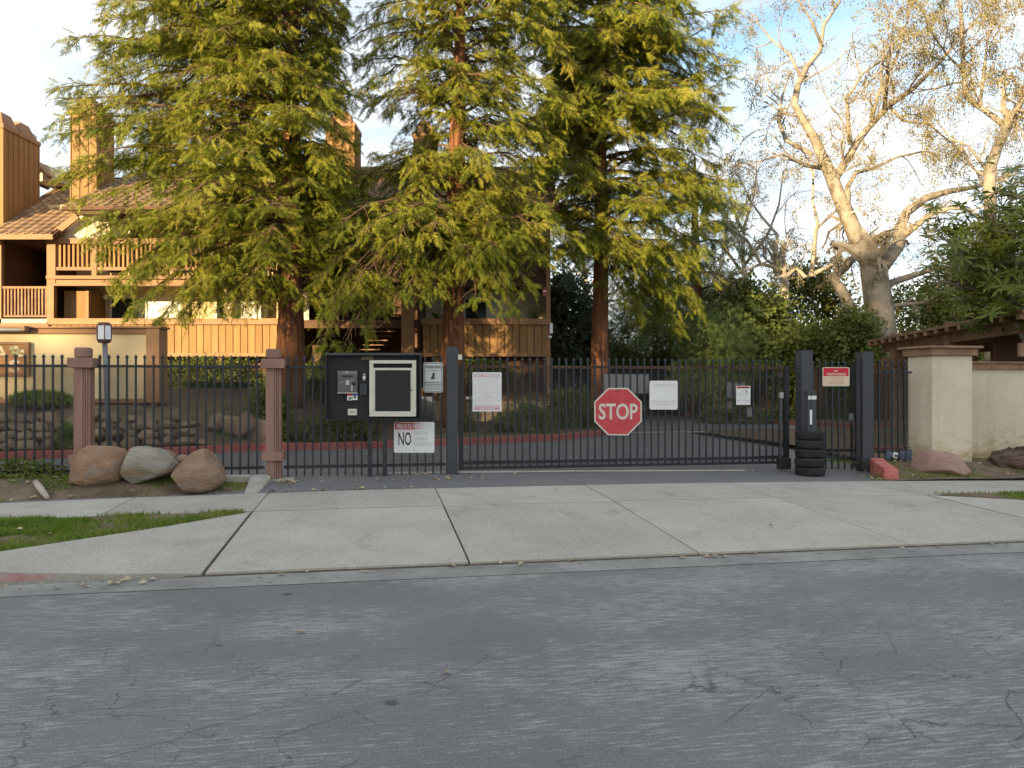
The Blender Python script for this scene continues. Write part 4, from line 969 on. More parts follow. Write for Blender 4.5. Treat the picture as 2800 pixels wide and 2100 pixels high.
# sliding gate
gate = fence('sliding_gate', S_G1 + .12, FS(2150, NF + .12), NF + .12, 'long black sliding gate with rusty top rail and stop sign', 'gate', (1.872, .36, .275), .27, 2.03, pitch=.1195, mesh=(.30, 1.85), top_m=m_rusty, rail_h=.045)
gh = (FS(2150, NF + .12) - S_G1 - .12) / 2
build('end_stile', MB().box(gh - .05, gh + .02, -.06, .02, .25, 1.9), m_iron, gate, world=False); build('end_stile', MB().box(-gh, -gh + .05, -.05, -.001, .25, 1.86), m_iron, gate, world=False)
build('guide_arm', MB().box(gh + .02, gh + .34, -.03, .0, 1.855, 1.885), m_iron, gate, world=False)
build('roller_box', MB().box(gh - .22, gh + .0, -.16, -.061, .17, .36), m_iron, gate, world=False, bevel=.01)
build('lock_rod', MB().box(gh - .165, gh - .135, -.10, -.062, .36, 1.36), m_grey, gate, world=False); build('rod_bracket', MB().box(gh - .185, gh - .115, -.115, -.062, 1.36, 1.46), m_chrome, gate, world=False)
build('brace_wire', MB().beam((-gh + .05, -.05, .405), (-gh + 2.6, -.05, .33), .008, .008), m_iron, gate, world=False)
build('brace_wire', MB().beam((gh - 2.2, -.05, .33), (gh - .1, -.05, .40), .008, .008), m_iron, gate, world=False)
# steel posts
def gate_post(s, n, w_, zb, zt, label):
    t = street_thing('gate_post', s, n, zb, label, 'post')
    build('shaft', MB().box(-w_ / 2, w_ / 2, -w_ / 2, w_ / 2, -.06, zt - zb), m_irong, t, world=False, bevel=.008)
    build('cap', MB().box(-w_ / 2 - .002, w_ / 2 + .002, -w_ / 2 - .002, w_ / 2 + .002, zt - zb, zt - zb + .01), m_irong, t, world=False); return t
p1 = gate_post(S_G1, NF - .03, .17, .255, 2.165, 'square grey steel post between the warning sign and the sliding gate')
build('sensor', MB().box(.086, .145, -.11, -.05, 1.72, 1.80), m_cream, p1, world=False)
gate_post(S_G2, NF - .05, .205, .15, 2.155, 'thick dark steel post behind the stack of tyres')
p3 = gate_post(S_G3, NF - .05, .20, .115, 2.14, 'dark steel post at the hinge of the pedestrian gate')
build('hinge_plate', MB().box(-.19, -.101, -.06, .0, .05, 1.92), m_iron, p3, world=False)
# pedestrian gate
pg = fence('pedestrian_gate', S_G2 + .12, S_G3 - .19, NF, 'narrow black pedestrian gate with red no trespassing sign', 'gate', (1.80, .36), .16, 2.0, pitch=.118, mesh=(.37, 1.79))
hp = (S_G3 - S_G2 - .31) / 2
build('stile', MB().box(hp - .03, hp, -.03, .02, .15, 1.98), m_iron, pg, world=False)
build('latch', MB().box(hp - .11, hp - .031, -.07, -.032, .98, 1.10), m_grey, pg, world=False); build('handle', MB().tube([(hp - .05, -.05, .98), (hp - .05, -.09, .9), (hp - .05, -.06, .78)], .012, 8), m_iron, pg, world=False)
fence('iron_fence', S_G3 + .11, FS(2492, NF), NF, 'short black iron fence beside the stucco pillar with lockboxes hung on it', 'fence', (1.80, .44), .27, 2.03, pitch=.122, mesh=(.46, 1.78))
# brown timber posts
def timber_post(s, z0, label):
    t = street_thing('timber_post', s, NF - .06, z0, label, 'post')
    Z = lambda z: z - z0
    build('shaft', MB().box(-.10, .02, -.115, .115, -.15, Z(1.86)), m_pil, t, world=False, bevel=.006)
    for i, x in enumerate((.021, .053, .085)): build('plank', MB().box(x, x + .026, -.10 + .004 * i, .10, -.15, Z(1.86)), m_pil, t, world=False, bevel=.004)
    for a, b, wd in ((1.83, 1.97, .165),): build('collar', MB().box(-wd, wd, -.165, .165, Z(a), Z(b)), m_pil, t, world=False, bevel=.006)
    build('base_collar', MB().box(-.155, .155, -.15, .15, Z(.47), Z(.60)), m_pil, t, world=False, bevel=.006)
    build('cap_block', MB().box(-.105, .095, -.10, .10, Z(1.97), Z(2.12)), m_pil, t, world=False, bevel=.03)
    return t
timber_post(S_P1, .22, 'brown timber post beside the leaning lamp post')
tp2 = timber_post(S_P2, .17, 'brown timber post at the edge of the driveway by the intercom board')
build('footing', MB().box(-.14, .3, -.2, .1, -.02, .035), m_kerbc, tp2, world=False)

# ------------------------------------------------------------------ intercom board and what hangs on it
NB = 5.0; fb = Face(n=NB)
def sthing(name, u, v, n, label, cat, group=None): return thing(name, SW(FS(u, n), n, FZ(u, v, n)), label, cat, group, TH)
kb_ = sthing('intercom_board', 1020, 1148, NB, 'large black board with shallow hood beside the sliding gate', 'board')
fb.rect('back_panel', 896, 1146, 972, 1144, .01, m_black, kb_, th=.02)
for nm, a in (('hood', (888, 1153, 965, 971)), ('side_panel', (888, 894, 971.5, 1148)), ('side_panel', (1147, 1153, 971.5, 1148)), ('bottom_lip', (894.5, 1146.5, 1144.5, 1149))):
    fb.rect(nm, *a, .13, m_irong if nm == 'hood' else m_black, kb_, th=.16)  # grey hood stands in for the highlight along the top edge
for u in (1012, 1052): q = NB + .08; x_ = FS(u, q) - FS(1020, NB); zk = FZ(1020, 1148, NB); build('leg', MB().box(x_ - .035, x_ + .035, .05, .11, .2 - zk, -.001), m_iron, kb_, world=False)
fb.rect('faded_label', 988, 1022, 975, 984, .0145, M('faded_tan_label', (0.16, 0.12, 0.07), (0.22, 0.17, 0.1), 8), kb_, th=.002)
ic = sthing('intercom', 950, 1075, NB - .02, 'grey metal intercom with keypad and card slot on the black board', 'intercom')
fb.rect('housing', 923, 977, 1014, 1075, .09, m_grey, ic, th=.08, bevel=.006)
fb.rect('top_panel', 923.5, 976.5, 1014.5, 1023, .0935, plain('light_grey', (.2, .2, .2), .4, .3), ic, th=.003)
fb.rect('slot', 935, 965, 1027, 1031, .0925, m_black, ic, th=.002); fb.rect('bottom_edge', 922.5, 977.5, 1073.4, 1075.4, .094, m_chrome, ic, th=.003)
fb.rect('logo_badge', 946, 952, 1016, 1018.5, .0955, m_chrome, ic, th=.002); fb.rect('display', 926, 934, 1017, 1018.6, .0955, m_black, ic, th=.002)
for r_ in range(4):
    for c_ in range(3): fb.rect('key', 946 + c_ * 3.2, 948.4 + c_ * 3.2, 1040 + r_ * 3.2, 1042.4 + r_ * 3.2, .0945, m_white, ic, th=.0035)
def disc(face, name, u, v, r, off, m, parent, th=.01): return face.poly(name, [(u + r * math.cos(R(k * 24)), v + r * math.sin(R(k * 24))) for k in range(15)], off, m, parent, th)
disc(fb, 'speaker_grille', 932.5, 1046, 5, .0925, plain('speaker_grey', (.16, .16, .16), .6), ic, .002)
disc(fb, 'dial', 963, 1041, 5, .0925, plain('dial_grey', (.2, .2, .2), .5), ic, .002); disc(fb, 'dial_knob', 967, 1049, 5.5, .12, m_black, ic, .028)
for v in (1055.5, 1061, 1066.5): disc(fb, 'button', 962, v, 2.6, .096, m_chrome, ic, .004)
def small(name, u0, u1, v0, v1, off, m, label, cat, th=.02): 
    t = sthing(name, (u0 + u1) / 2, v1, NB - .02, label, cat); fb.rect('plate', u0, u1, v0, v1, off, m, t, th=th, bevel=.003); return t
t = small('key_switch', 949, 963, 1075.8, 1095, .07, m_white, 'red and white key switch box under the intercom', 'switch', .05); fb.rect('red_band', 949.3, 962.7, 1076.2, 1082.5, .072, plain('signal_red', (.5, .03, .03), .4), t, th=.0015); fb.rect('key_slot', 953, 961, 1086, 1092, .073, m_grey, t, th=.002)
t = small('lock_box', 964, 977.5, 1075.8, 1094, .07, m_white, 'blue and white lock box under the intercom', 'box', .05); fb.rect('blue_band', 964.3, 977.2, 1076.2, 1082, .072, plain('signal_blue', (.03, .10, .36), .4), t, th=.0015); disc(fb, 'lock', 970.5, 1086, 4, .075, m_grey, t, .006)
t = small('card_reader', 991, 1000.5, 1019, 1043, .03, m_grey, 'slim grey card reader with white labels on the black board', 'reader'); fb.rect('white_label', 992, 999.5, 1028, 1037, .0315, m_white, t, th=.001); fb.rect('black_label', 992, 999.5, 1020.5, 1026.5, .0315, m_black, t, th=.001)
fb.poly('arrow', [(993, 1024), (996, 1022), (996, 1023), (999, 1022), (999, 1026), (996, 1025), (996, 1026)], .0328, m_white, t, .001)
t = small('junction_box', 984, 1003, 1049, 1080, .045, M('dark_grey_box', (.05, .055, .06), (.07, .075, .08), 6, .5), 'dark grey junction box under the slim card reader', 'box', .03); disc(fb, 'lock', 993, 1063, 2, .047, m_black, t, .002)
t = small('mail_slot_plate', 951, 976, 1118, 1135.5, .03, m_cream, 'ivory plate with a slot, low on the black board', 'plate'); fb.rect('slot', 956, 970, 1125, 1127.5, .0315, m_grey, t, th=.001)
t = small('cover_plate', 921, 940, 1078, 1097, .02, m_black, 'plain black cover plate under the intercom housing', 'plate', .008)
nc = sthing('notice_case', 1075, 1139, NB - .02, 'empty ivory framed notice case on the black board', 'notice board')
for a in ((1010, 1138, 985, 994), (1010, 1138, 1130, 1139), (1010, 1021, 994.3, 1129.7), (1127, 1138, 994.3, 1129.7)): fb.rect('frame', *a, .10, m_cream, nc, th=.09, bevel=.004)
for a in ((1021.3, 1126.7, 1006, 1012), (1021.3, 1126.7, 1125, 1129.7), (1021.3, 1025.5, 1012.3, 1124.7), (1123, 1126.7, 1012.3, 1124.7)): fb.rect('door_frame', *a, .092, m_cream, nc, th=.04)
fb.rect('pane', 1025.8, 1122.7, 1012.3, 1124.7, .075, plain('case_glass', (.022, .027, .033), .12, 0, .5), nc, th=.006); disc(fb, 'lock', 1126, 1067, 2.3, .104, m_grey, nc, .01)

# ------------------------------------------------------------------ signs
def M_print(name, c): return plain(name, c, .5)
p_red = M('sign_red', (.50, .055, .07), (.60, .09, .10), 5, .45, bmp=.05, spots=((.62, .20, .20), 3.0, .62)); p_redb = M_print('sign_bright_red', (.60, .025, .045)); p_blk = M_print('sign_black', (.03, .03, .035)); p_pink = M_print('faded_pink', (.62, .38, .39)); p_pinkt = M_print('faded_pink_text', (.66, .58, .58))
p_gry = M_print('faded_grey', (.48, .49, .50)); p_lgry = M_print('faded_light_grey', (.56, .57, .56)); p_nav = M_print('sign_navy', (.05, .06, .13)); p_beige = M_print('faded_beige', (.70, .56, .42)); p_salmon = M_print('faded_salmon', (.62, .36, .26))
m_plate = M('sign_white', (.70, .71, .70), (.80, .80, .79), 4, .45, bmp=.04); m_plate2 = M('reflective_silver', (.55, .57, .55), (.66, .68, .64), 4, .4, bmp=.04)
f1 = Face(n=NF - .05)
# neighbourhood watch
t = sthing('warning_sign', 1184, 1073, NF - .05, 'tall silver neighborhood watch warning sign beside the grey post', 'sign')
f1.rect('plate', 1158, 1211, 991, 1073, .01, m_plate2, t, r=5, th=.004); f1.ring('border', 1160, 1209, 993, 1071, 4, 1.2, .012, p_blk, t)
f1.text('lettering', 'WARNING', 1162, 1207, 999, 1008, .0115, p_blk, t, .02); f1.line('rule', 1161, 1208, 1014, .9, .0115, p_blk, t)
f1.poly('figure', [(1177, 1035), (1183, 1026), (1190, 1034)], .0115, p_blk, t, .001)
f1.poly('figure', [(1177, 1035.5), (1190.5, 1034.5), (1186, 1037.3), (1181, 1037.3)], .0122, p_blk, t, .001)
f1.poly('figure', [(1182, 1025.5), (1184, 1019.5), (1189, 1019.5), (1189.5, 1027)], .0115, p_blk, t, .001); f1.poly('figure', [(1180.5, 1023.5), (1191, 1029), (1189, 1030), (1181, 1025)], .0125, p_blk, t, .001)
f1.text('lettering', 'NEIGHBORHOOD WATCH', 1161.5, 1207.5, 1043.5, 1047.8, .0115, p_blk, t, .02); f1.text('lettering', 'PROGRAM IN FORCE', 1162, 1207, 1050, 1053, .0115, p_blk, t, .01)
f1.line('rule', 1161, 1208, 1055.3, .8, .0115, p_blk, t)
f1.text('lettering', 'WE REPORT ALL SUSPICIOUS', 1166, 1203, 1058.2, 1060.6, .0115, p_blk, t, .0); f1.text('lettering', 'ACTIVITIES TO OUR POLICE DEPT.', 1163, 1206, 1062.8, 1065.4, .0115, p_blk, t, .0)
# private property
t = sthing('private_property_sign', 1132, 1238, NF - .05, 'white and faded red private property no soliciting sign low on the fence', 'sign')
f1.rect('plate', 1077, 1188, 1154, 1238, .01, m_plate, t, r=4, th=.004)
f1.rect('red_band', 1079.5, 1134, 1156, 1174.5, .0115, p_red, t, th=.001); f1.rect('faded_band', 1134.1, 1150, 1156, 1174.5, .0115, M('very_faded_red', (.62, .30, .29), (.70, .50, .48), 5, .5), t, th=.001); f1.rect('faded_band', 1150.1, 1158, 1156, 1174.5, .0115, M('palest_red', (.68, .58, .56), (.72, .66, .64), 5, .5), t, th=.001)
f1.text('lettering', 'PRIVATE PROP', 1085, 1155, 1159, 1172.5, .0128, m_plate, t, .025); f1.text('lettering', 'ERTY', 1157, 1181, 1159, 1172.5, .0115, M_print('ghost_white', (.66, .655, .65)), t, .0)
f1.text('lettering', 'NO', 1089, 1124.5, 1181.5, 1218, .0115, p_blk, t, .012)
for k, (tx, u1) in enumerate((('SOLICITING', 1170), ('LOITERING', 1168), ('TRESPASSING', 1180))):
    v = 1180 + k * 14.6; h = len(tx) // 2
    f1.text('lettering', tx, 1130, u1, v, v + 9.5, .0115, (p_gry if k < 2 else p_lgry), t, .004)
disc(f1, 'bolt', 1132.5, 1230, 1.4, .013, m_grey, t, .003); disc(f1, 'bolt', 1132.5, 1162, 1.4, .015, m_grey, t, .003)
f2 = Face(n=NF + .08)
# no parking
t = sthing('no_parking_sign', 1332, 1125, NF + .08, 'white no parking sign with faded pink lettering on the sliding gate', 'sign')
f2.rect('plate', 1292, 1371.5, 1018, 1125, .012, m_plate, t, th=.003)
f2.rect('pink_band', 1296.5, 1366, 1022, 1031, .0135, p_pink, t, th=.001); f2.rect('pink_band', 1297, 1367, 1108, 1121, .0135, p_pink, t, th=.001)
f2.text('lettering', 'NO  PARKING', 1300, 1363, 1023.5, 1029.5, .0148, m_plate, t, .03)
for k, (tx, a, b) in enumerate((('PRIVATE PARKING ONLY', 1297, 1366), ('PUBLIC PARKING', 1306, 1358), ('PROHIBITED', 1314, 1350), ('VIOLATORS OF PARKING', 1296, 1368), ('RULES WILL BE', 1308, 1356), ('REMOVED AT OWNERS', 1298, 1366), ('EXPENSE', 1318, 1346), ('A CITATION MAY BE', 1302, 1362), ('ISSUED FOR VIOLATORS', 1297, 1367), ('SEC. 22658', 1316, 1349))):
    f2.text('lettering', tx, a, b, 1033.3 + k * 7.45, 1038.2 + k * 7.45, .0135, p_pinkt, t, .01)
f2.text('lettering', 'CONCORD POLICE', 1300, 1364, 1109.4, 1114, .0148, m_plate, t, .02); f2.text('lettering', '671-3341', 1313, 1352, 1115.2, 1120, .0148, m_plate, t, .02)
# stop
t = sthing('stop_sign', 1690, 1190, NF + .06, 'faded red octagonal stop sign on the sliding gate', 'sign')
def octo(r): return [(1690 + r / math.cos(R(22.5)) * math.cos(R(22.5 + 45 * k)), 1125.5 + r / math.cos(R(22.5)) * math.sin(R(22.5 + 45 * k)) * 1.0) for k in range(8)]
f2.poly('plate', octo(65), .03, m_cream, t, .004); f2.poly('red_face', octo(61.2), .0315, p_red, t, .001)
f2.text('lettering', 'STOP', 1637, 1743.5, 1103, 1147.5, .0328, m_cream, t, .018)
for v in (1064.5, 1187.5): disc(f2, 'bolt', 1690, v, 1.6, .034, m_grey, t, .003)
f2.poly('scratch', [(1688, 1066), (1690.5, 1065.5), (1691, 1073), (1689, 1072)], .0324, p_blk, t, .0005)
# security notice
t = sthing('security_notice_sign', 1815, 1120, NF + .08, 'white square security notice sign, nearly blank, right of the stop sign', 'sign')
f2.rect('plate', 1776, 1853, 1041, 1120, .012, m_white, t, r=5, th=.003)
f2.text('lettering', 'SECURITY NOTICE', 1782, 1848, 1049, 1058, .0135, p_lgry, t, .004, .0)
f2.text('lettering', 'THIS PROPERTY IS MONITORED', 1780, 1849, 1095, 1099.5, .0135, p_lgry, t, .004); f2.text('lettering', 'BY VIDEO SURVEILLANCE', 1785, 1843, 1103.5, 1108, .0135, p_lgry, t, .004)
# small gate warning
t = sthing('gate_warning_sign', 2032, 1107, NF + .08, 'small white gate warning sign with red heading near the gate end', 'sign')
f2.rect('plate', 2013, 2052, 1055, 1107, .012, m_plate, t, th=.003); f2.rect('red_band', 2015, 2049.5, 1056.5, 1062, .0135, p_red, t, th=.001); f2.text('lettering', 'WARNING', 2024, 2048.5, 1057.2, 1061.3, .0148, p_blk, t, .02)
f2.poly('triangle', [(2016.5, 1061.3), (2019.5, 1057), (2022.5, 1061.3)], .0148, p_blk, t, .001)
for v in (1077, 1094.5): f2.line('rule', 2015, 2049.5, v, .6, .0135, p_blk, t)
for k in range(4): f2.line('rule', 2027, 2039, 1065.5 + 3 * k, .45, .0135, p_gry, t)
for k in range(5): f2.rect('rule', 2027 + 3 * k, 2027.5 + 3 * k, 1065.5, 1074.5, .0135, p_gry, t, th=.001)
f2.poly('figure', [(2040, 1073.5), (2042.3, 1064.5), (2043.2, 1065), (2041, 1074.5)], .0135, p_blk, t, .001); f2.poly('figure', [(2043.5, 1074.5), (2040.2, 1066), (2041, 1065.5), (2044.3, 1073.8)], .0142, p_blk, t, .001)
for k in range(5): f2.line('rule', 2016 + (k % 2) * 2, 2048 - (k % 3) * 4, 1080 + k * 2.8, .6, .0135, p_lgry, t)
f2.line('rule', 2024, 2040, 1099.5, 1.1, .0135, p_gry, t); f2.rect('rule', 2018, 2022, 1096, 1098, .0135, p_gry, t, th=.001); f2.rect('rule', 2042, 2047, 1096, 1098, .0135, p_gry, t, th=.001)
# no trespassing on the pedestrian gate
t = sthing('no_trespassing_sign', 2286, 1056, NF - .05, 'red and beige no trespassing sign on the pedestrian gate', 'sign')
f1.rect('plate', 2249, 2323, 1004, 1056, .01, m_cream, t, r=4, th=.004)
f1.rect('red_band', 2251.5, 2320.5, 1006, 1028.5, .0115, p_redb, t, r=2.5, th=.001); f1.rect('beige_band', 2251.5, 2320.5, 1028.7, 1054, .0115, p_beige, t, r=2.5, th=.001)
f1.text('lettering', 'NO', 2280, 2291, 1011.5, 1017, .0128, m_cream, t, .02); f1.text('lettering', 'TRESPASSING', 2259, 2313, 1020, 1026.5, .0128, m_cream, t, .02)
f1.text('lettering', 'VIOLATORS', 2269, 2305, 1030.5, 1036.5, .0128, p_salmon, t, .005); f1.text('lettering', 'WILL BE', 2277, 2295, 1038.5, 1042, .0128, p_salmon, t, .0); f1.text('lettering', 'PROSECUTED', 2264, 2308, 1044, 1050.5, .0128, p_salmon, t, .01)
# backs of notices tied to the inside of the gate
f3 = Face(n=NF + .2)
for u0, u1, v0, v1, lab, m in ((1652, 1774, 1023, 1076, 'wide white notice tied inside the gate above the stop sign', m_white), (1984, 2037, 1046, 1089, 'square pale notice tied inside the gate behind the small warning sign', m_plate2),
                            (1987, 2004, 1097, 1118, 'small pinkish tag tied inside the gate below the pale notice', p_beige), (2038, 2056, 1114, 1139, 'small white card tied inside the gate below the small warning sign', m_white), (2127, 2142, 1019, 1032, 'small tan card tied inside the gate at its top end', p_beige)):
    t = sthing('paper_notice', (u0 + u1) / 2, v1, NF + .2, lab, 'notice'); f3.rect('card', u0, u1, v0, v1, 0, m, t, th=.004)

# ------------------------------------------------------------------ tyres, bollard, lockboxes
uT, nT = 2214, 4.72
sT = FS(uT, nT); zT = zdrive(sT, nT); cT = SW(sT, nT, 0); dT = cT[1]
tyre_labels = ['lowest tyre of the stack in front of the gate post', 'second tyre from the ground in the stack by the gate post', 'middle tyre of the stack by the gate post', 'second tyre from the top of the stack by the gate post', 'topmost tyre of the stack around the black bollard']
H5 = (1305 - 1183) / F * dT / 5; RT = 39 / F * dT
trs = []
rr = random.Random(2)
for i in range(5):
    px, py = cT[0] + rr.uniform(-.008, .008), cT[1] + rr.uniform(-.01, .01)
    t = thing('tyre', (px, py, zT + i * H5), tyre_labels[i], 'tyre', 'tyres stacked by the gate')
    r_, h = RT * (1.0, .985, .99, .97, .98)[i], H5
    prof = [(r_ * .62, .015), (r_ * .80, .004), (r_ * .93, .01), (r_ * .985, h * .14), (r_, h * .3), (r_, h * .7), (r_ * .985, h * .86), (r_ * .93, h - .008), (r_ * .80, h - .002), (r_ * .62, h - .014), (r_ * .56, h * .5)]
    n = len(prof); seg = 40; mb = MB()
    vs = [(a * math.cos(2 * math.pi * k / seg), a * math.sin(2 * math.pi * k / seg), z) for a, z in prof for k in range(seg)]
    mb.add(vs, [(i2 * seg + k, i2 * seg + (k + 1) % seg, ((i2 + 1) % n) * seg + (k + 1) % seg, ((i2 + 1) % n) * seg + k) for i2 in range(n) for k in range(seg)])
    build('casing', mb, m_rubber, t, world=False, smooth=True)
    mb = MB()
    for z in (h * .33, h * .45, h * .57, h * .68): mb.lathe([(r_ + .0005, z - .004), (r_ + .003, z - .002), (r_ + .003, z + .006), (r_ + .0005, z + .008)], (0, 0, 0), 40)
    build('tread', mb, m_rubber, t, world=False, smooth=False)
zt = FZ(2216, 1068, nT)
t = thing('bollard', (cT[0], cT[1], zT), 'black square bollard with white stickers standing in the tyre stack', 'bollard', rz=TH)
wB = 12.5 / F * dT
build('shaft', MB().box(-wB, wB, -wB, wB, -.05, zt - zT), m_irong, t, world=False, bevel=.006); build('channel', MB().box(-wB * .35, -wB * .28, -wB - .006, -wB - .001, H5 * 5, zt - zT), m_black, t, world=False)
za_ = lambda v: CZ + (1050 - v) / F * dT - zT
build('sticker', MB().box(-wB * .98, wB * .98, -wB - .004, -wB - .001, za_(1092), za_(1082)), m_plate, t, world=False); build('sticker', MB().box(-wB * .62, -wB * .12, -wB - .010, -wB - .0065, za_(1160), za_(1120)), m_plate, t, world=False)
m_lock = plain('lockbox_blue_grey', (.10, .125, .165), .45)
for i, (u, m, rot, lab) in enumerate(((2428, m_lock, .35, 'blue grey lockbox tilted on the short fence, furthest from the pillar'), (2447, m_white, .25, 'white lockbox hanging on the short fence between grey ones'), (2466, m_lock, .1, 'blue grey lockbox hanging between the white lockbox and the last one'), (2484, m_lock, .12, 'blue grey lockbox hanging nearest the stucco pillar'))):
    n = NF - .09; t = thing('lockbox', SW(FS(u, n), n, FZ(u, 1245, n)), lab, 'lockbox', rz=TH)
    hw, hh = .048, .072
    if i == 1: hw, hh = .04, .05
    o1 = build('case', MB().box(-hw, hw, -.03, .02, -hh, hh), m, t, world=False, bevel=.01); o2 = build('shackle', MB().tube([(-.025, 0, hh), (-.027, 0, hh + .05), (0, 0, hh + .075), (.027, 0, hh + .05), (.025, 0, hh)], .006, 8), m_grey, t, world=False)
    o3 = build('dial_cover', MB().box(-hw * .7, hw * .7, -.036, -.031, -hh * .5, hh * .3), m_lock if i != 1 else m_grey, t, world=False)
    t.rotation_euler = (0, rot, TH)

# ------------------------------------------------------------------ lamp post (leaning) behind the fence
LD = 13.0
lt = P(285, 905, LD); lb = P(302, 1250, LD); lb = (lb[0], lb[1], .2)
lp = thing('lamp_post', lb, 'leaning grey lamp post with white hexagonal lantern beside the brown post', 'lamp post')
a = Vector(P(286, 932, LD)); b = Vector(lb)
build('pole', MB().tube([b, b.lerp(a, .5), a], [.048, .045, .040], 14), M('weathered_pole', (.12, .13, .135), (.24, .25, .25), 4, .6, spots=((.5, .5, .48), 14, .68)), lp, smooth=True)
hx = .118
def hexr(z, r): return [(lt[0] + r * math.cos(R(60 * k)), lt[1] + r * math.sin(R(60 * k)), z) for k in range(6)]
def hex_solid(prof):
    mb = MB(); n = len(prof)
    vs = [p for r, z in prof for p in hexr(z, r)]
    mb.add(vs, [(i * 6 + k, i * 6 + (k + 1) % 6, (i + 1) * 6 + (k + 1) % 6, (i + 1) * 6 + k) for i in range(n - 1) for k in range(6)] + [tuple(range(5, -1, -1)), tuple(range((n - 1) * 6, n * 6))]); return mb
z0, z1 = ZB(930, LD), ZB(890, LD)
build('lantern_base', hex_solid([(.05, z0 - .05), (.10, z0 - .045), (.128, z0), (.128, z0 + .012)]), m_dark, lp); build('lantern_cap', hex_solid([(.128, z1), (.128, z1 + .015), (.085, z1 + .05), (.075, z1 + .052)]), m_dark, lp)
pr = hexr(0, .118)
for k in range(6):
    p, q = hexr(z0 + .012, .118)[k], hexr(z0 + .012, .118)[(k + 1) % 6]
    build('pane', MB().add([p, q, (q[0], q[1], z1), (p[0], p[1], z1)], [(0, 1, 2, 3)]), m_frost, lp)
    p = hexr(z0 + .012, .121)[k]; build('glazing_bar', MB().beam(p, (p[0], p[1], z1), .012, .012, (0, 1, 0)), m_dark, lp)

# ------------------------------------------------------------------ boulders and rocks
import bmesh as _bm
def ico(sub):
    bm = _bm.new(); _bm.ops.create_icosphere(bm, subdivisions=sub, radius=1); v = np.array([x.co[:] for x in bm.verts]); f = [tuple(y.index for y in x.verts) for x in bm.faces]; bm.free(); return v, f
ICO = {k: ico(k) for k in (2, 3, 4, 5)}
def rock_verts(outline, depth, seed, sub=4, amp=.06):
    """outline: (x,z) points round the rock, seen from the front; inflated to a solid with depth"""
    v, f = ICO[sub]; o_ = np.array(outline); c = o_.mean(0); ang = np.arctan2(o_[:, 1] - c[1], o_[:, 0] - c[0]); rad = np.hypot(o_[:, 0] - c[0], o_[:, 1] - c[1])
    k = np.argsort(ang); ang, rad = ang[k], rad[k]; ang = np.concatenate([ang - 2 * np.pi, ang, ang + 2 * np.pi]); rad = np.tile(rad, 3)
    a = np.arctan2(v[:, 2], v[:, 0]); q = np.hypot(v[:, 0], v[:, 2]) ** .72; r = np.interp(a, ang, rad) * q
    p = np.stack([c[0] + np.cos(a) * r, np.sign(v[:, 1]) * np.abs(v[:, 1]) ** .8 * depth, c[1] + np.sin(a) * r], 1)
    s_ = max(rad) ; n = np.array([mnoise.noise(Vector(x * 1.6 + seed * 11)) + .5 * mnoise.noise(Vector(x * 4 + seed * 5)) + .28 * abs(mnoise.noise(Vector(x * 9 + seed)) ) for x in v])
    p = p + v * (n * amp * s_)[:, None]
    rr_ = np.random.RandomState(seed + 100); ctr = np.array([c[0], 0, c[1]])
    for i in range(15):
        d = nrm(rr_.normal(0, 1, (1, 3)))[0]; d[1] = -abs(d[1]) if i < 11 else d[1]; pr_ = (p - ctr) @ d; h = pr_.max() * rr_.uniform(.78, .94)
        p = p - np.outer(np.maximum(0, pr_ - h) * .82, d)
    fine = np.array([mnoise.noise(Vector(x * 7 + seed)) * .5 + mnoise.noise(Vector(x * 17 + seed)) * .25 for x in v])
    return p + v * (fine * .034 * s_)[:, None], f
def boulder(px, n, depth, m, label, seed, cat='boulder', sub=5, d=None, amp=.06):
    us = [p[0] for p in px]; um = (min(us) + max(us)) / 2; vm = max(p[1] for p in px)
    dd = d if d else dep(um, n)
    loc = P(um, vm, dd)
    t = thing('boulder', loc, label, cat)
    v, f = rock_verts([((u - um) / F * dd, (vm - v_) / F * dd) for u, v_ in px], depth, seed, sub, amp)
    build('stone', MB().add(v.tolist(), f), m, t, world=False, smooth=True); return t
boulder([(189, 1322), (196, 1295), (213, 1258), (238, 1221), (290, 1222), (340, 1230), (352, 1262), (340, 1305), (300, 1322), (250, 1330)], 4.62, .34, m_rock1, 'flat rust coloured boulder under the lamp post', 1)
boulder([(335, 1290), (345, 1240), (370, 1224), (410, 1228), (462, 1250), (486, 1275), (465, 1300), (420, 1312), (360, 1314)], 4.55, .30, m_rock2, 'grey pointed boulder between two rust brown boulders', 2)
boulder([(472, 1320), (474, 1285), (500, 1258), (530, 1232), (560, 1228), (585, 1248), (605, 1285), (611, 1315), (590, 1338), (545, 1346), (490, 1338)], 4.34, .36, m_rock3, 'rounded brown boulder nearest the driveway kerb', 3)
boulder([(480, 1262), (486, 1248), (500, 1244), (512, 1250), (515, 1266)], 4.85, .12, m_rock1, 'small tan rock peeping between the grey and brown boulders', 4, 'rock', 4)
boulder([(425, 1255), (440, 1238), (470, 1238), (476, 1252), (470, 1268)], 4.9, .15, m_rock1, 'small rust rock behind the grey pointed boulder', 14, 'rock', 4)
boulder([(2498, 1285), (2510, 1252), (2540, 1232), (2580, 1236), (2620, 1256), (2655, 1282), (2640, 1292), (2560, 1294)], 4.55, .36, M('pink_rock', (.30, .19, .15), (.42, .29, .23), 2, .9, bmp=.6, bscale=10, bdist=.03), 'pinkish boulder at the foot of the stucco pillar', 5)
boulder([(2700, 1272), (2716, 1250), (2760, 1235), (2800, 1228), (2860, 1235), (2900, 1280), (2800, 1284)], 4.75, .35, M('gnarled_stump', (.09, .062, .047), (.20, .14, .105), 3, .95, stretch=(1, 1, 3), bmp=1, bscale=8, bdist=.06), 'dark gnarled stump in front of the stucco wall', 6, 'stump', 5, amp=.16)
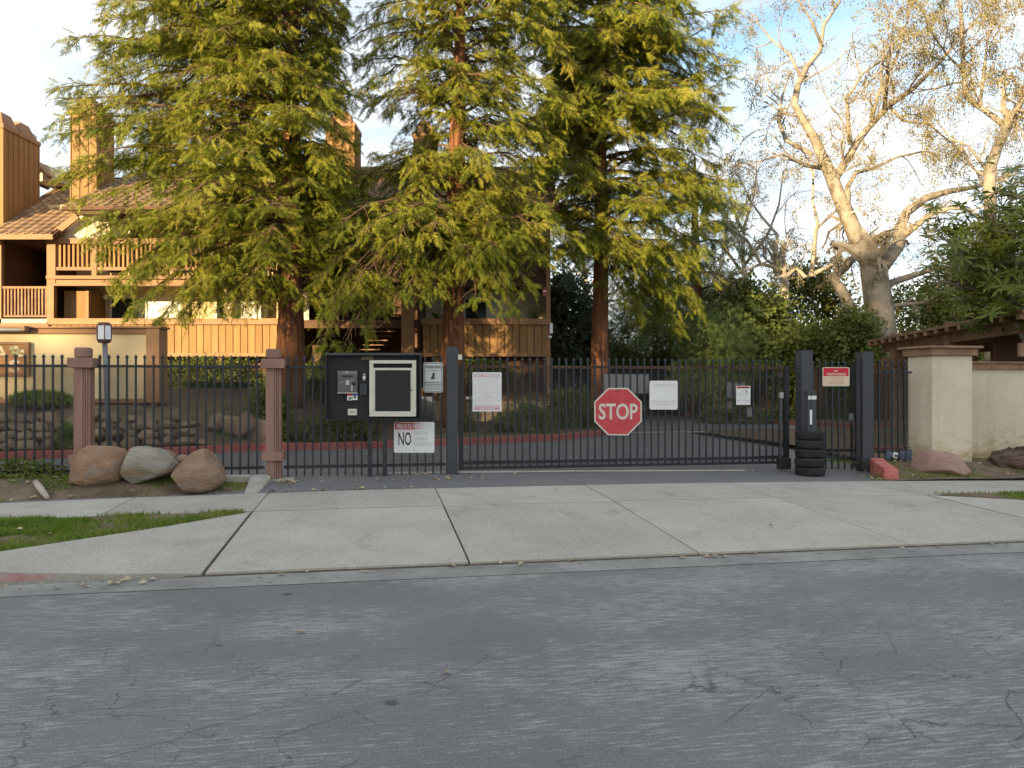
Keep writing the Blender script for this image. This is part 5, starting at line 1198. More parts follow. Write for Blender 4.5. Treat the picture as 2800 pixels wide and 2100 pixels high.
# dead wood on the left bed
tl = thing('wood_stick', SW(FS(120, 4.2), 4.2, .2), 'pale broken log lying in the grass in front of the rust boulder', 'log')
mb = MB(); a, b = Vector(SW(FS(97, 4.45), 4.45, zbedL(FS(97, 4.45), 4.45) + .05)), Vector(SW(FS(130, 4.1), 4.1, zbedL(FS(130, 4.1), 4.1) + .04))
mb.tube([a, a.lerp(b, .3), a.lerp(b, .7), b], [.035, .045, .04, .03], 9); build('log', mb, M('pale_wood', (.38, .32, .25), (.52, .46, .38), 5, .9, bmp=.5), tl, smooth=True)
# rocks on the slope behind the fence
for i, (px, d, m, lab) in enumerate((([(470, 1208), (475, 1180), (500, 1172), (535, 1180), (552, 1215), (520, 1228), (478, 1224)], 16.4, m_rock1, 'reddish boulder on the slope behind the fence above the red kerb'),
                                    ([(575, 1165), (580, 1140), (600, 1128), (612, 1150), (600, 1180), (582, 1182)], 17.0, m_stone, 'narrow grey rock on the slope left of the split rock'),
                                    ([(596, 1150), (615, 1140), (640, 1140), (668, 1148), (662, 1180), (620, 1190)], 17.0, m_stone, 'flat tan rock on the slope behind the second fence'),
                                    ([(648, 1195), (655, 1150), (680, 1122), (690, 1150), (672, 1190), (660, 1206)], 16.9, m_rock3, 'upright pointed tan rock on the slope behind the fence'),
                                    ([(662, 1215), (690, 1150), (720, 1140), (738, 1180), (735, 1222), (690, 1226)], 17.2, m_rock3, 'large dark brown boulder on the slope by the second brown post'))):
    boulder(px, 0, .32, m, lab, 20 + i, 'boulder', 4, d=d)
# dry stone edging: every stone a piece
rw = thing('dry_stone_wall', (-9, 15.3, .35), 'low dry stone wall of round cobbles on the bank behind the fence', 'wall')
rs = np.random.RandomState(12); protos = []
for k in range(4):
    v, f = ICO[3]; n_ = np.array([mnoise.noise(Vector(x * 1.3 + k * 9)) for x in v]); me = bpy.data.meshes.new('stone'); me.from_pydata((v * (1 + .28 * n_)[:, None]).tolist(), [], f); me.materials.append(m_stone); me.polygons.foreach_set('use_smooth', [True] * len(f)); protos.append(me)
lx, ly, lz = XF[rw.name][0]
for row in range(4):
    x = -10.8 + rs.uniform(0, .3); end = -6.4 - .25 * row
    while x < end:
        w_ = rs.uniform(.10, .23); h = rs.uniform(.075, .14); y = kY(x) + .5 + row * .24
        o_ = bpy.data.objects.new('stone', protos[rs.randint(4)]); COL.objects.link(o_); o_.parent = rw
        o_.location = (x + w_ - lx, y - ly, .40 + row * .165 + rs.uniform(-.03, .03) - lz); o_.scale = (w_, rs.uniform(.14, .22), h); o_.rotation_euler = (rs.uniform(-.3, .3), rs.uniform(-.35, .35), rs.uniform(-.5, .5)); x += 2 * w_ * rs.uniform(.86, 1.05)

# ------------------------------------------------------------------ stucco pillar, wall, pergola
NPI = 5.05
s0, s1 = FS(2549, NPI), FS(2659, NPI); zpt = FZ(2600, 972, NPI); zpb = .18
pl_ = street_thing('stucco_pillar', (s0 + s1) / 2, NPI, zpb, 'tall cream stucco pillar with brown timber cap by the short fence', 'pillar')
hw = (s1 - s0) / 2; PD = .62
build('shaft', MB().box(-hw, hw, 0, PD, -.1, zpt - zpb), m_stucco2, pl_, world=False, bevel=.012)
build('cap', MB().box(-hw - .06, hw + .06, -.06, PD + .06, zpt - zpb, zpt - zpb + .125), m_trim2 if False else m_perg, pl_, world=False, bevel=.008); build('cap_board', MB().box(-hw - .12, hw + .12, -.12, PD + .12, zpt - zpb + .1255, zpt - zpb + .165), m_perg, pl_, world=False, bevel=.008)
build('plinth', MB().box(-hw - .1, hw + .45, -.12, .0, -.1, .03), m_kerbc, pl_, world=False)
NWL = 5.6; zwt = FZ(2720, 1010, NWL)
wl_ = street_thing('stucco_wall', s1 + 3, NWL, .25, 'low stained cream stucco wall with timber cap right of the pillar', 'wall')
build('body', MB().box(s1 - (s1 + 3) + .01, 6, 0, .25, -.2, zwt - .25), m_stucco2, wl_, world=False)
build('cap', MB().box(s1 - (s1 + 3) + .01, 6, -.06, .31, zwt - .25, zwt - .25 + .105), m_perg, wl_, world=False, bevel=.008); build('cap_board', MB().box(s1 - (s1 + 3) + .01, 6, -.10, .35, zwt - .25 + .1055, zwt - .25 + .14), m_perg, wl_, world=False, bevel=.006)
# pergola running back from the pillar
pe = thing('pergola', (12, 19, .3), 'brown timber pergola roof behind the stucco pillar', 'pergola')
pa, pb = Vector((11.4, 24.3, 2.80)), Vector((9.75, 14.6, 2.82))
def along(t, dx_=0.0, dz=0.0):
    p = pa.lerp(pb, t); return (p.x + dx_, p.y, p.z + dz)
build('beam', MB().beam(along(-.0, .35, -.09), along(1, .35, -.09), .14, .22), m_perg, pe)
build('beam', MB().beam(along(0, 3.4, -.09), along(1.2, 3.4, -.09), .14, .22), m_perg, pe)
build('roof_edge', MB().beam(along(0, .12, .15), along(1.02, .12, .15), .5, .07), m_perg, pe)
NR = 15
for i in range(NR):
    t_ = i / (NR - 1); p = along(t_, -.14, .06); q = along(t_, 4.0, .06)
    build('rafter', MB().beam(p, q, .14, .10), m_perg, pe, bevel=.006)
mb = MB()
for i in range(34): t_ = i / 33; 
for i in range(12): build('roof_board', MB().beam(along(0, .6 + i * .3, .14), along(1.02, .6 + i * .3, .14), .28, .03), m_dark, pe)
for i, (t_, w_) in enumerate(((.12, .26), (.55, .30), (.98, .26))):
    p = along(t_, .35); build('post', MB().box(p[0] - .13, p[0] + .13, p[1] - .13, p[1] + .13, .1, 3.12), m_perg, pe, bevel=.01)
    build('bracket', MB().box(p[0] - .5, p[0] + .5, p[1] - .2, p[1] - .131, 2.12, 2.38), m_perg, pe, bevel=.008)
    p = along(t_, 3.4); build('post', MB().box(p[0] - .13, p[0] + .13, p[1] - .13, p[1] + .13, .1, 2.9), m_perg, pe)
q0, q1 = along(.55, .2), along(.99, .2)
build('back_boarding', MB().box(11.2, 14.8, 17.8, 17.9, .2, 2.7), m_dark, pe)

# ------------------------------------------------------------------ dark board fence beyond the drive
fx = [(8.9, 40), (10.3, 32.5), (11.3, 28.2), (13.2, 25.8), (16.5, 24.9)]
fn = thing('board_fence', (10, 32, .4), 'dark brown wooden board fence beyond the inner drive', 'fence')
lx, ly, lz = XF[fn.name][0]; pm_ = None
for a, b in zip(fx, fx[1:]):
    L_ = math.hypot(b[0] - a[0], b[1] - a[1]); n = int(L_ / .2); ang = math.atan2(b[1] - a[1], b[0] - a[0])
    for i in range(n):
        t_ = (i + .5) / n; x, y = a[0] + (b[0] - a[0]) * t_, a[1] + (b[1] - a[1]) * t_
        if pm_ is None: o_ = pm_ = build('board', MB().box(-.092, .092, -.012, .012, -.1, 1.85), m_fence, fn, world=False)
        else: o_ = copy_part(pm_, fn)
        o_.location = (x - lx, y - ly, (i % 3) * .012); o_.rotation_euler = (0, 0, ang)
    build('rail', MB().beam((a[0] + .02, a[1] + .05, 1.9), (b[0] + .02, b[1] + .05, 1.9), .05, .09), m_fence, fn)

# ------------------------------------------------------------------ redwoods
RG = 'redwoods in front of the apartment block'
NT = []
# env rows: (z, reach to the left, reach to the right)
_, k = conifer('redwood_tree', 'wide redwood by the sign wall, its boughs hiding the left balconies', [(790, 1100, 84), (792, 975, 76), (795, 850, 64), (798, 600, 52), (800, 420, 46), (792, 250, 42), (800, 120, 36), (812, 0, 30), (815, -150, 22), (815, -300, 10)], 21.0, 1.1,
    [(3.6, .6, .4), (4.2, 3.3, .9), (5, 4.4, 1.0), (6, 5.3, 1.3), (7, 5.8, 1.7), (8, 5.9, 1.6), (9, 6.3, 1.6), (10, 5.7, 1.2), (11, 5.3, 1.0), (12, 5.2, 1.2), (13, 4.7, 1.3), (15, 3.0, 1.2)], 4.1, 14.6, .045, 11, RG,
    manual=[(6.6, 250, 600, 20, .5), (6.9, 228, 545, 20.5, .5), (6.2, 285, 690, 20, .6), (5.8, 335, 785, 20, .7), (6.4, 300, 640, 19.5, .6), (6.0, 380, 730, 19.6, .7), (7.2, 200, 480, 20.5, .5), (7.6, 240, 430, 19.8, .4), (8.6, 215, 300, 20.2, .3), (8.4, 260, 350, 19.6, .4), (10.2, 290, 120, 20.5, .3), (11.4, 300, 40, 20.5, .2), (12.0, 285, 60, 20.8, .3), (12.7, 292, 5, 20.6, .2), (11.0, 280, 150, 20.3, .3), (12.2, 380, 30, 19.5, .3), (12.6, 450, 20, 19.5, .3), (11.6, 360, 110, 19.5, .3), (13.0, 330, -30, 20, .2), (11.2, 430, 90, 19.3, .3), (10.6, 330, 190, 19.6, .3), (10.0, 300, 220, 20, .3), (6.6, 420, 600, 19.2, .5), (6.1, 480, 700, 19.2, .6), (5.2, 360, 850, 19.8, .9), (5.0, 430, 880, 19.5, 1.0), (5.1, 500, 860, 19.6, .9), (5.2, 540, 850, 19.4, 1.0), (5.6, 320, 770, 20.5, .8), (5.4, 640, 850, 19.4, .6), (5.2, 700, 830, 19.6, .5), (9.2, 155, 240, 21, .3), (9.0, 185, 270, 20.5, .3), (7.6, 165, 370, 21, .5), (6.8, 185, 470, 20.6, .6), (8.1, 175, 330, 20, .4), (9.2, 1010, 235, 21.5, -.25), (10.5, 960, 150, 21.5, .4), (6.3, 900, 560, 20.5, .5), (6.0, 980, 620, 20.2, .7), (7.0, 930, 480, 20.3, .4), (7.2, 880, 500, 20.0, .4)], dens=1.8, ss=(.19,.36))
NT.append(k)
_, k = conifer('redwood_tree', 'middle redwood whose low boughs droop over the intercom board', [(1240, 1200, 72), (1238, 970, 62), (1242, 800, 56), (1246, 600, 50), (1248, 450, 46), (1254, 300, 40), (1256, 200, 34), (1258, 100, 28), (1260, 0, 24), (1262, -200, 14), (1262, -330, 8)], 22.5, .3,
    [(4.2, 2.6, 1.8), (5, 3.7, 2.4), (6, 4.1, 2.7), (7, 3.6, 2.8), (8, 3.0, 2.9), (9, 2.6, 2.8), (10, 2.6, 3.0), (11, 3.0, 3.3), (12, 3.2, 3.2), (13, 3.1, 3.0), (15, 2.0, 2.0)], 5.2, 14.8, .046, 22, RG,
    manual=[(6.2, 935, 955, 19.4, 1.1), (6.0, 880, 935, 19.3, 1.1), (5.9, 905, 900, 19.5, 1.0), (5.8, 1010, 905, 19.6, .9), (6.0, 900, 840, 19.4, 1.1), (6.1, 1000, 870, 19.7, 1.0), (5.8, 870, 760, 19.6, .9), (5.9, 960, 800, 19.3, .9), (5.6, 1060, 760, 19.8, .7), (6.3, 860, 660, 19.8, .8), (6.4, 920, 620, 19.4, .7), (6.3, 1000, 640, 19.2, .6), (6.2, 1090, 650, 19.4, .5), (6.2, 1180, 640, 19.6, .5), (5.5, 1105, 800, 19.8, .6), (5.5, 1190, 790, 20.2, .5), (5.3, 1300, 820, 20.3, .6), (5.4, 1400, 840, 20.8, .7), (5.6, 1440, 780, 21.2, .6), (5.7, 1370, 760, 20.6, .6), (6.0, 1470, 700, 21.4, .6), (6.2, 1520, 690, 22.2, .6), (6.0, 1430, 640, 21.2, .5), (6.8, 1480, 560, 21.8, .5), (6.4, 1340, 620, 20.8, .5), (6.0, 1560, 640, 22.5, .6), (6.0, 1280, 720, 20.2, .5), (6.4, 1110, 590, 19.8, .4), (5.7, 1350, 690, 20.4, .5)], dens=1.8, back=.7, front=.75, ss=(.19,.36))
NT.append(k)
_, k = conifer('redwood_tree', 'redwood right of the building with a bare lower trunk', [(1642, 1150, 58), (1640, 960, 48), (1643, 750, 40), (1643, 560, 36), (1642, 400, 31), (1640, 200, 25), (1640, 0, 18), (1640, -150, 12), (1640, -300, 7)], 27.0, .3,
    [(5.5, 1.2, 1.8), (6.5, 1.6, 3.2), (7.5, 2.2, 3.9), (8.5, 2.7, 4.4), (9.5, 3.0, 4.6), (10.5, 3.3, 4.7), (11.5, 3.5, 4.5), (12.5, 3.6, 4.3), (13.5, 3.7, 4.1), (14.5, 3.7, 3.9), (16, 2.8, 3.0), (18, 1.4, 1.6)], 6.3, 17.6, .05, 33, RG,
    manual=[(13.6, 1965, 60, 26.5, -.5), (12.2, 2000, 165, 26.5, -.5), (11.0, 1990, 210, 26.2, -.3), (6.8, 1720, 720, 25, .5), (6.6, 1560, 700, 24.8, .5), (6.8, 1700, 690, 24.5, .5), (6.4, 1800, 740, 26.5, .5), (6.4, 1880, 700, 27, .5), (6.2, 1830, 800, 27, .6), (6.2, 1770, 790, 27.5, .5), (7.5, 1960, 620, 27, .6), (8.5, 2000, 500, 27, .5), (7, 1920, 680, 27, .6), (6.0, 1900, 830, 27.5, .7), (6.2, 1955, 770, 28, .7), (5.8, 1850, 890, 28, .8), (5.8, 1745, 870, 27, .7), (5.6, 1700, 820, 26, .5), (6.0, 1800, 850, 28.5, .6)], dens=1.6, L2=1.4, ss=(.22, .42))
NT.append(k)

# other conifers and shrubs beyond the drive
_, k = conifer('cedar_tree', 'dark cedar beyond the drive between redwood and plane trees', [(1905, 1040, 40), (1905, 800, 30), (1900, 600, 18), (1900, 430, 5)], 34, .4, [(2, 3.4, 3.4), (4, 3.6, 3.8), (6, 3.2, 3.6), (8, 2.4, 3.0), (10, 1.4, 1.6), (12, .4, .4)], 1.8, 11.0, .20, 44, None, m_leaf=m_red_leaf2, dens=.8, L2=1.6, ss=(.4, .65), droop=.25)
NT.append(k)
def shrub(name, label, u, d, z0, z1, rx, n, size, m, seed, cat='shrub', group=None, ry=None, tmpl=T_CARD, clumps=40, shell=.5, trunkm=None, spread=.24, du=None):
    rs = np.random.RandomState(seed); x = XB(u, d); c = (x, d, (z0 + z1) / 2); r = (rx, ry or rx * .8, (z1 - z0) / 2 * .92)
    t = thing(name, (x, d, z0), label, cat, group)
    build_np('crown', cloud_tris(rs, c, r, n, size, clumps, tmpl, shell, spread=spread, cut=z0), m, t)
    mb = MB(); rr = random.Random(seed)
    for i in range(5):
        a = rr.uniform(0, 6.28); e = (c[0] + math.cos(a) * rx * .6, c[1] + math.sin(a) * rx * .5, c[2] + rr.uniform(-.1, .5) * r[2])
        mb.tube([(x + math.cos(a) * .08, d + math.sin(a) * .08, z0 - .15), ((x + e[0]) / 2, (d + e[1]) / 2, (z0 + e[2]) / 2 + .1), e], [.05, .035, .012], 6, cap=False)
    build('stems', mb, m_twig, t, smooth=True); return t
def shr_px(name, label, u, vtop, vbase, wpx, d, n, size, m, seed, **k):
    return shrub(name, label, u, d, ZB(vbase, d), ZB(vtop, d), wpx / 2 / F * d, n, size, m, seed, **k)
BS = 'evergreen shrubs and small trees beyond the inner drive'
shr_px('evergreen_tree', 'dark blue green tree between the building corner and the bare redwood trunk', 1562, 745, 1125, 150, 33, 16000, .24, m_blue_leaf, 51, cat='tree', group=BS, clumps=60)
shr_px('evergreen_tree', 'mid green feathery shrub just right of the bare redwood trunk', 1740, 790, 1130, 190, 36, 14000, .26, m_hedge, 52, cat='tree', group=BS, clumps=60, tmpl=T_PAIR)
shr_px('evergreen_tree', 'dark green conifer mass behind the security notice sign', 1850, 690, 1120, 250, 40, 19000, .30, m_red_leaf2, 53, cat='tree', group=BS, tmpl=T_PAIR, clumps=70)
shr_px('evergreen_tree', 'broad dark green shrub right of the cedar', 2030, 770, 1120, 240, 33, 17000, .24, m_hedge, 54, cat='tree', group=BS, clumps=70)
shr_px('evergreen_tree', 'sunlit olive tree below the small plane tree', 2210, 735, 1060, 230, 38, 13000, .24, m_oliv, 55, cat='tree', group=BS, clumps=60)
shr_px('evergreen_tree', 'dark green shrub behind the pedestrian gate', 2230, 880, 1110, 220, 29.5, 14000, .2, m_hedge, 56, cat='tree', group=BS, clumps=60)
shr_px('evergreen_tree', 'dark shrub at the foot of the big plane tree trunk', 2340, 850, 1110, 130, 27.5, 8000, .2, m_hedge, 57, cat='tree', group=BS)
shr_px('evergreen_tree', 'bluish conifer in front of the cedar above the gate rail', 1960, 840, 1110, 200, 30, 11000, .24, m_red_leaf2, 58, cat='tree', group=BS, tmpl=T_PAIR, clumps=60)
shr_px('evergreen_tree', 'feathery green shrub above the stop sign', 1660, 920, 1110, 160, 38, 7000, .26, m_hedge, 62, cat='tree', group=BS, tmpl=T_PAIR)
shr_px('evergreen_tree', 'small twiggy brown green tree behind the pergola', 2500, 760, 1050, 200, 36, 6000, .18, m_oliv, 59, cat='tree', group=BS)
shr_px('evergreen_tree', 'dark green tree behind the pergola under the large leaved tree', 2680, 700, 1010, 260, 30, 14000, .22, m_hedge, 60, cat='tree', group=BS, clumps=60)
# a far-off belt of trees closes the view down the drive
rs = np.random.RandomState(77); far = []
for i in range(26):
    u = 1380 + i * 62; d = rs.uniform(52, 66); h = rs.uniform(3.2, 6.0)
    far.append(cloud_tris(rs, (XB(u, d), d, h * .55), (2.6, 2.2, h * .6), 2600, .34, 30, T_CARD, .5))
tag(build_np('far_trees', np.concatenate(far), m_blue_leaf), 'far belt of dark green trees at the end of the drive', kind='stuff')
# shrubs along the building and on the bed
HG = 'shrubs on the bank behind the fence'
shr_px('clipped_hedge', 'dense clipped hedge under the sunlit ochre balcony', 570, 974, 1100, 300, 24.5, 17000, .10, m_hedge, 70, cat='hedge', ry=.6, clumps=160, shell=.3, spread=.16)
shr_px('clipped_hedge', 'low clipped hedge between two redwood trunks', 900, 985, 1090, 150, 24.0, 7000, .10, m_hedge, 71, cat='hedge', ry=.6, clumps=90, shell=.3, spread=.18)
shr_px('shrub', 'grassy green mound against the foot of the stucco entrance wall', 112, 1074, 1108, 120, 16.9, 5000, .11, m_grass, 72, clumps=70, tmpl=T_TRI, shell=.3)
shr_px('shrub', 'bright green bush at the foot of the dry stone wall', 192, 1162, 1240, 62, 14.9, 4200, .09, m_grass, 73, clumps=50, tmpl=T_TRI, shell=.3)
shr_px('shrub', 'leafy bush behind the brown post by the driveway', 735, 1055, 1200, 100, 18, 5000, .10, m_hedge, 74, clumps=60)
shr_px('shrub', 'low leafy hedge above the red kerb below the intercom board', 900, 1140, 1225, 240, 17.2, 12000, .09, m_oliv, 75, clumps=140, ry=.45, shell=.3, spread=.16)
shr_px('shrub', 'rounded dark bush in front of the tan base wall', 1425, 1110, 1200, 130, 20.5, 5200, .10, m_hedge, 76, clumps=60)
shr_px('shrub', 'small bush beside the grey gate post in front of the base wall', 1262, 1140, 1195, 60, 20.3, 2200, .10, m_hedge, 77, clumps=30)
shr_px('shrub', 'hedge behind the gate under the right balcony', 1300, 990, 1060, 170, 24.5, 5000, .11, m_hedge, 78, clumps=80, ry=.4)
shr_px('shrub', 'bush between the building corner and the bare trunk behind the gate', 1560, 1060, 1200, 110, 22, 4500, .11, m_hedge, 79, clumps=60)
rs = np.random.RandomState(9); gc = []
for u, v, w_ in ((2050, 1148, 90), (2160, 1150, 110), (2290, 1150, 120), (2400, 1150, 110), (1960, 1140, 80)):
    d = 27.5; gc.append(cloud_tris(rs, (XB(u, d), d, .45), (w_ / 2 / F * d, .8, .28), 1500, .14, 30))
tag(build_np('ground_cover', np.concatenate(gc), m_hedge), 'leafy green ground cover in front of the dark board fence', kind='stuff')

# ------------------------------------------------------------------ plane trees
m_sunlit_bark = M('sunlit_plane_bark', (0.34, 0.30, 0.24), (0.48, 0.43, 0.35), 2, .9)  # plane bark lightened to stand in for sunlight on these trees
def plane_tree(name, label, d, limbs, seed, zb, nsub=1.0, leafn=1.0, group=None, ls=.085, bark=None):
    rs = np.random.RandomState(seed); base = P(limbs[0][0][0], limbs[0][0][1], d)
    t = thing(name, (base[0], d, zb), label, 'tree', group)
    main, tw = MB(), MB(); lp_, ld_ = [], []
    first = True
    def sub(p, d0, L_, r, lev):
        n = 5; pts = [p]; q = np.array(d0); q = q / np.linalg.norm(q)
        for i in range(n):
            q = q + rs.normal(0, .22, 3) + np.array([0, 0, (.05 if lev == 1 else -.22)]); q /= np.linalg.norm(q); pts.append(pts[-1] + q * L_ / n)
        tw.tube([tuple(x) for x in pts], np.linspace(r, r * .35, n + 1), 5 if lev == 1 else 3, cap=False)
        if lev < 3:
            for i in range(int((5 if lev == 1 else 5) * nsub)):
                k = rs.randint(1, n + 1); dd = q * .6 + rs.normal(0, .7, 3) + np.array([0, 0, .12 if lev == 1 else -.3]); sub(pts[k], dd, L_ * rs.uniform(.35, .7), r * .5, lev + 1)
        if lev >= 2:
            m = int(rs.poisson((7 if lev == 3 else 4) * leafn))
            for i in range(m):
                k = rs.randint(1, n + 1); lp_.append(pts[k] + rs.normal(0, .07, 3)); ld_.append(rs.normal(0, .5, 3) + np.array([0, 0, -.9]))
    done = []                                   # (u, v, depth) along the limbs built so far
    for L in limbs:
        n = len(L); dj = 0 if first else rs.uniform(-1, 1) * 2.6
        d0 = d if not done else min(done, key=lambda q: (q[0] - L[0][0]) ** 2 + (q[1] - L[0][1]) ** 2)[2]
        dd_ = [d0 + dj * i / (n - 1) for i in range(n)]
        pts = [np.array(P(u, v, q)) for (u, v, _), q in zip(L, dd_)]
        for (a, qa), (b, qb) in zip(zip(L, dd_), zip(L[1:], dd_[1:])):
            for f in (0, .25, .5, .75, 1): done.append((a[0] + (b[0] - a[0]) * f, a[1] + (b[1] - a[1]) * f, qa + (qb - qa) * f))
        rad = [w_ / F * d / 2 for *_, w_ in L]
        if first: pts[0][2] = zb - .15; first = False
        (main).tube([tuple(p) for p in pts], rad, 12 if rad[0] > .15 else 8)
        for a, b, ra, rb in zip(pts, pts[1:], rad, rad[1:]):
            ln = np.linalg.norm(b - a); dirv = (b - a) / ln
            if min(ra, rb) > .2: continue
            for i in range(rs.poisson(ln * 1.25 * nsub)):
                f = rs.rand(); p = a + (b - a) * f; side = np.cross(dirv, nrm(rs.normal(0, 1, (1, 3)))[0]); sub(p, dirv * .5 + side * .9 + np.array([0, 0, .25]), rs.uniform(1.0, 2.4), min(.045, ra * .5), 1)
        tip = pts[-1]; dv = pts[-1] - pts[-2]
        for i in range(4): sub(tip, dv / np.linalg.norm(dv) + rs.normal(0, .5, 3), rs.uniform(1.0, 2.2), rad[-1] * .6, 1)
    build('trunk', main, bark or m_plane, t, smooth=True)
    build('branches', tw, bark or m_plane, t)
    ps = np.array(lp_); ds = np.array(ld_)
    build_np('crown', place(T_CARD, ps, ds, rs.normal(0, 1, ps.shape), rs.uniform(ls * .6, ls * 1.25, len(ps))), m_plane_leaf, t)
    return len(ps) * 2 + len(tw.f) * 2
PGp = 'half bare plane trees'
k = plane_tree('plane_tree', 'big half bare plane tree with pale forked trunk behind the pergola', 29.0, [
    [(2418, 1060, 96), (2412, 940, 82), (2402, 830, 74), (2392, 760, 70), (2385, 725, 64)],
    [(2388, 735, 54), (2350, 670, 46), (2322, 600, 42), (2295, 540, 38), (2272, 480, 34), (2240, 410, 28), (2225, 375, 25), (2200, 335, 22), (2172, 285, 20), (2182, 230, 18), (2208, 180, 16), (2242, 140, 13), (2252, 70, 10), (2295, 5, 8), (2310, -60, 5)],
    [(2285, 485, 24), (2320, 430, 22), (2345, 385, 20), (2378, 345, 17), (2430, 290, 15), (2500, 240, 13), (2560, 180, 10), (2625, 105, 7), (2680, 40, 5)],
    [(2222, 422, 13), (2180, 400, 12), (2150, 385, 11), (2128, 330, 10), (2138, 265, 7), (2160, 200, 4)],
    [(2330, 620, 20), (2318, 560, 18), (2318, 510, 14), (2340, 472, 12), (2395, 458, 10), (2450, 430, 7), (2520, 415, 5)],
    [(2405, 738, 40), (2430, 705, 38), (2455, 672, 36), (2462, 620, 30), (2480, 580, 26), (2530, 542, 22), (2590, 524, 17), (2660, 512, 12), (2720, 500, 8)],
    [(2462, 650, 22), (2500, 620, 19), (2545, 585, 14), (2600, 568, 10), (2660, 575, 6)],
    [(2402, 805, 26), (2440, 772, 20), (2500, 752, 16), (2556, 735, 12), (2610, 725, 8)],
    [(2412, 850, 16), (2450, 835, 12), (2520, 828, 9), (2580, 800, 5)],
    [(2345, 900, 30), (2330, 850, 30), (2302, 795, 30), (2275, 757, 26), (2310, 733, 24), (2345, 692, 20)],
    [(2418, 300, 13), (2424, 240, 11), (2428, 182, 9)],
    [(2325, 395, 14), (2318, 330, 12), (2316, 270, 9), (2360, 200, 7), (2420, 160, 5)],
    [(2245, 460, 12), (2200, 452, 10), (2140, 420, 7), (2080, 440, 4)],
    [(2190, 210, 10), (2160, 150, 8), (2110, 110, 6), (2070, 60, 4)],
    [(2250, 130, 9), (2220, 60, 7), (2190, 10, 5), (2150, -30, 3)],
    [(2430, 290, 10), (2470, 330, 8), (2540, 340, 6), (2600, 390, 4)],
    [(2380, 345, 12), (2400, 260, 9), (2450, 160, 7), (2480, 60, 5), (2500, -20, 4)]], 5, .3, .9, 1.5, PGp)
NT.append(k)
k = plane_tree('plane_tree', 'tall grey plane tree at the edge behind the large leaved tree', 27, [
    [(2712, 1050, 40), (2708, 800, 36), (2708, 545, 32), (2705, 470, 30), (2728, 400, 26), (2755, 345, 24)],
    [(2755, 350, 18), (2720, 322, 17), (2690, 300, 16), (2642, 262, 15), (2634, 180, 13), (2630, 80, 11), (2625, -20, 9), (2630, -100, 6)],
    [(2756, 345, 16), (2780, 295, 14), (2803, 255, 12), (2830, 180, 9), (2850, 80, 6)],
    [(2680, 290, 9), (2690, 200, 8), (2700, 110, 6), (2720, 20, 4)],
    [(2712, 520, 16), (2740, 525, 13), (2790, 540, 10), (2850, 560, 7)],
    [(2640, 200, 7), (2590, 150, 5), (2540, 80, 4), (2520, 20, 3)],
    [(2700, 470, 9), (2650, 400, 7), (2600, 380, 5), (2560, 330, 3)]], 6, .3, 1.0, 1.7, PGp)
NT.append(k)
k = plane_tree('plane_tree', 'smaller plane tree with crooked limbs left of the big one', 33, [
    [(2150, 1060, 34), (2150, 880, 28), (2146, 800, 23), (2142, 745, 20)],
    [(2142, 750, 13), (2110, 728, 11), (2080, 722, 10), (2064, 690, 9), (2042, 655, 7), (2000, 625, 5), (1975, 580, 3)],
    [(2142, 748, 13), (2118, 695, 11), (2126, 642, 9), (2082, 592, 7), (2052, 548, 5), (2020, 480, 3)],
    [(2146, 760, 14), (2178, 732, 13), (2202, 758, 12), (2218, 752, 13), (2226, 690, 12), (2230, 640, 11), (2236, 610, 9), (2222, 550, 7), (2224, 480, 5), (2200, 420, 3)],
    [(2218, 752, 12), (2268, 728, 10), (2330, 702, 8), (2380, 690, 5)],
    [(2234, 625, 7), (2270, 590, 6), (2300, 560, 4)],
    [(2080, 722, 7), (2050, 735, 6), (2010, 745, 4)]], 7, .4, .8, 1.2, PGp, bark=m_sunlit_bark)
NT.append(k)
k = plane_tree('plane_tree', 'distant bare tree glimpsed left of the bare redwood trunk', 45, [
    [(1610, 1060, 22), (1608, 900, 18), (1600, 760, 14), (1590, 690, 10), (1580, 620, 6)], [(1606, 800, 10), (1640, 740, 8), (1690, 700, 5)], [(1602, 760, 9), (1560, 700, 7), (1530, 640, 4)], [(1600, 830, 8), (1680, 800, 6), (1720, 760, 4)]], 8, .4, .7, .4, PGp, bark=m_sunlit_bark)
NT.append(k)
k = plane_tree('plane_tree', 'pale distant plane tree between the cedar and the crooked plane tree', 42, [
    [(2040, 1060, 22), (2040, 900, 18), (2042, 780, 15), (2030, 700, 12), (2035, 620, 9), (2060, 540, 6), (2070, 470, 4)], [(2040, 760, 10), (1990, 690, 8), (1980, 600, 5)], [(2034, 640, 8), (2000, 560, 6), (1990, 500, 4)], [(2040, 720, 9), (2100, 640, 7), (2130, 560, 5), (2140, 480, 3)]], 9, .4, .7, .8, PGp, bark=m_sunlit_bark)
NT.append(k)

# ------------------------------------------------------------------ large-leaved tree on the right
rs = np.random.RandomState(31); bd_ = 16.0
bt = thing('large_leaved_tree', (XB(2810, 15.5), 15.5, .3), 'dark green tree with large leaf rosettes above the pergola', 'tree')
mb = MB(); tk = [(2860, 1100, 50), (2830, 950, 44), (2790, 880, 34), (2770, 800, 26), (2760, 700, 20)]
mb.tube([P(u, v, 15.5) for u, v, _ in tk], [w_ / F * 15.5 / 2 for *_, w_ in tk], 12)
cen = []
lim = [((2775, 820), (2600, 690)), ((2780, 840), (2540, 760)), ((2765, 740), (2640, 590)), ((2762, 700), (2760, 520)), ((2765, 740), (2680, 700)), ((2780, 830), (2690, 780)), ((2770, 800), (2840, 640)), ((2762, 700), (2700, 560)), ((2780, 830), (2780, 800)), ((2765, 720), (2560, 640)), ((2770, 780), (2700, 780)), ((2765, 700), (2830, 520))]
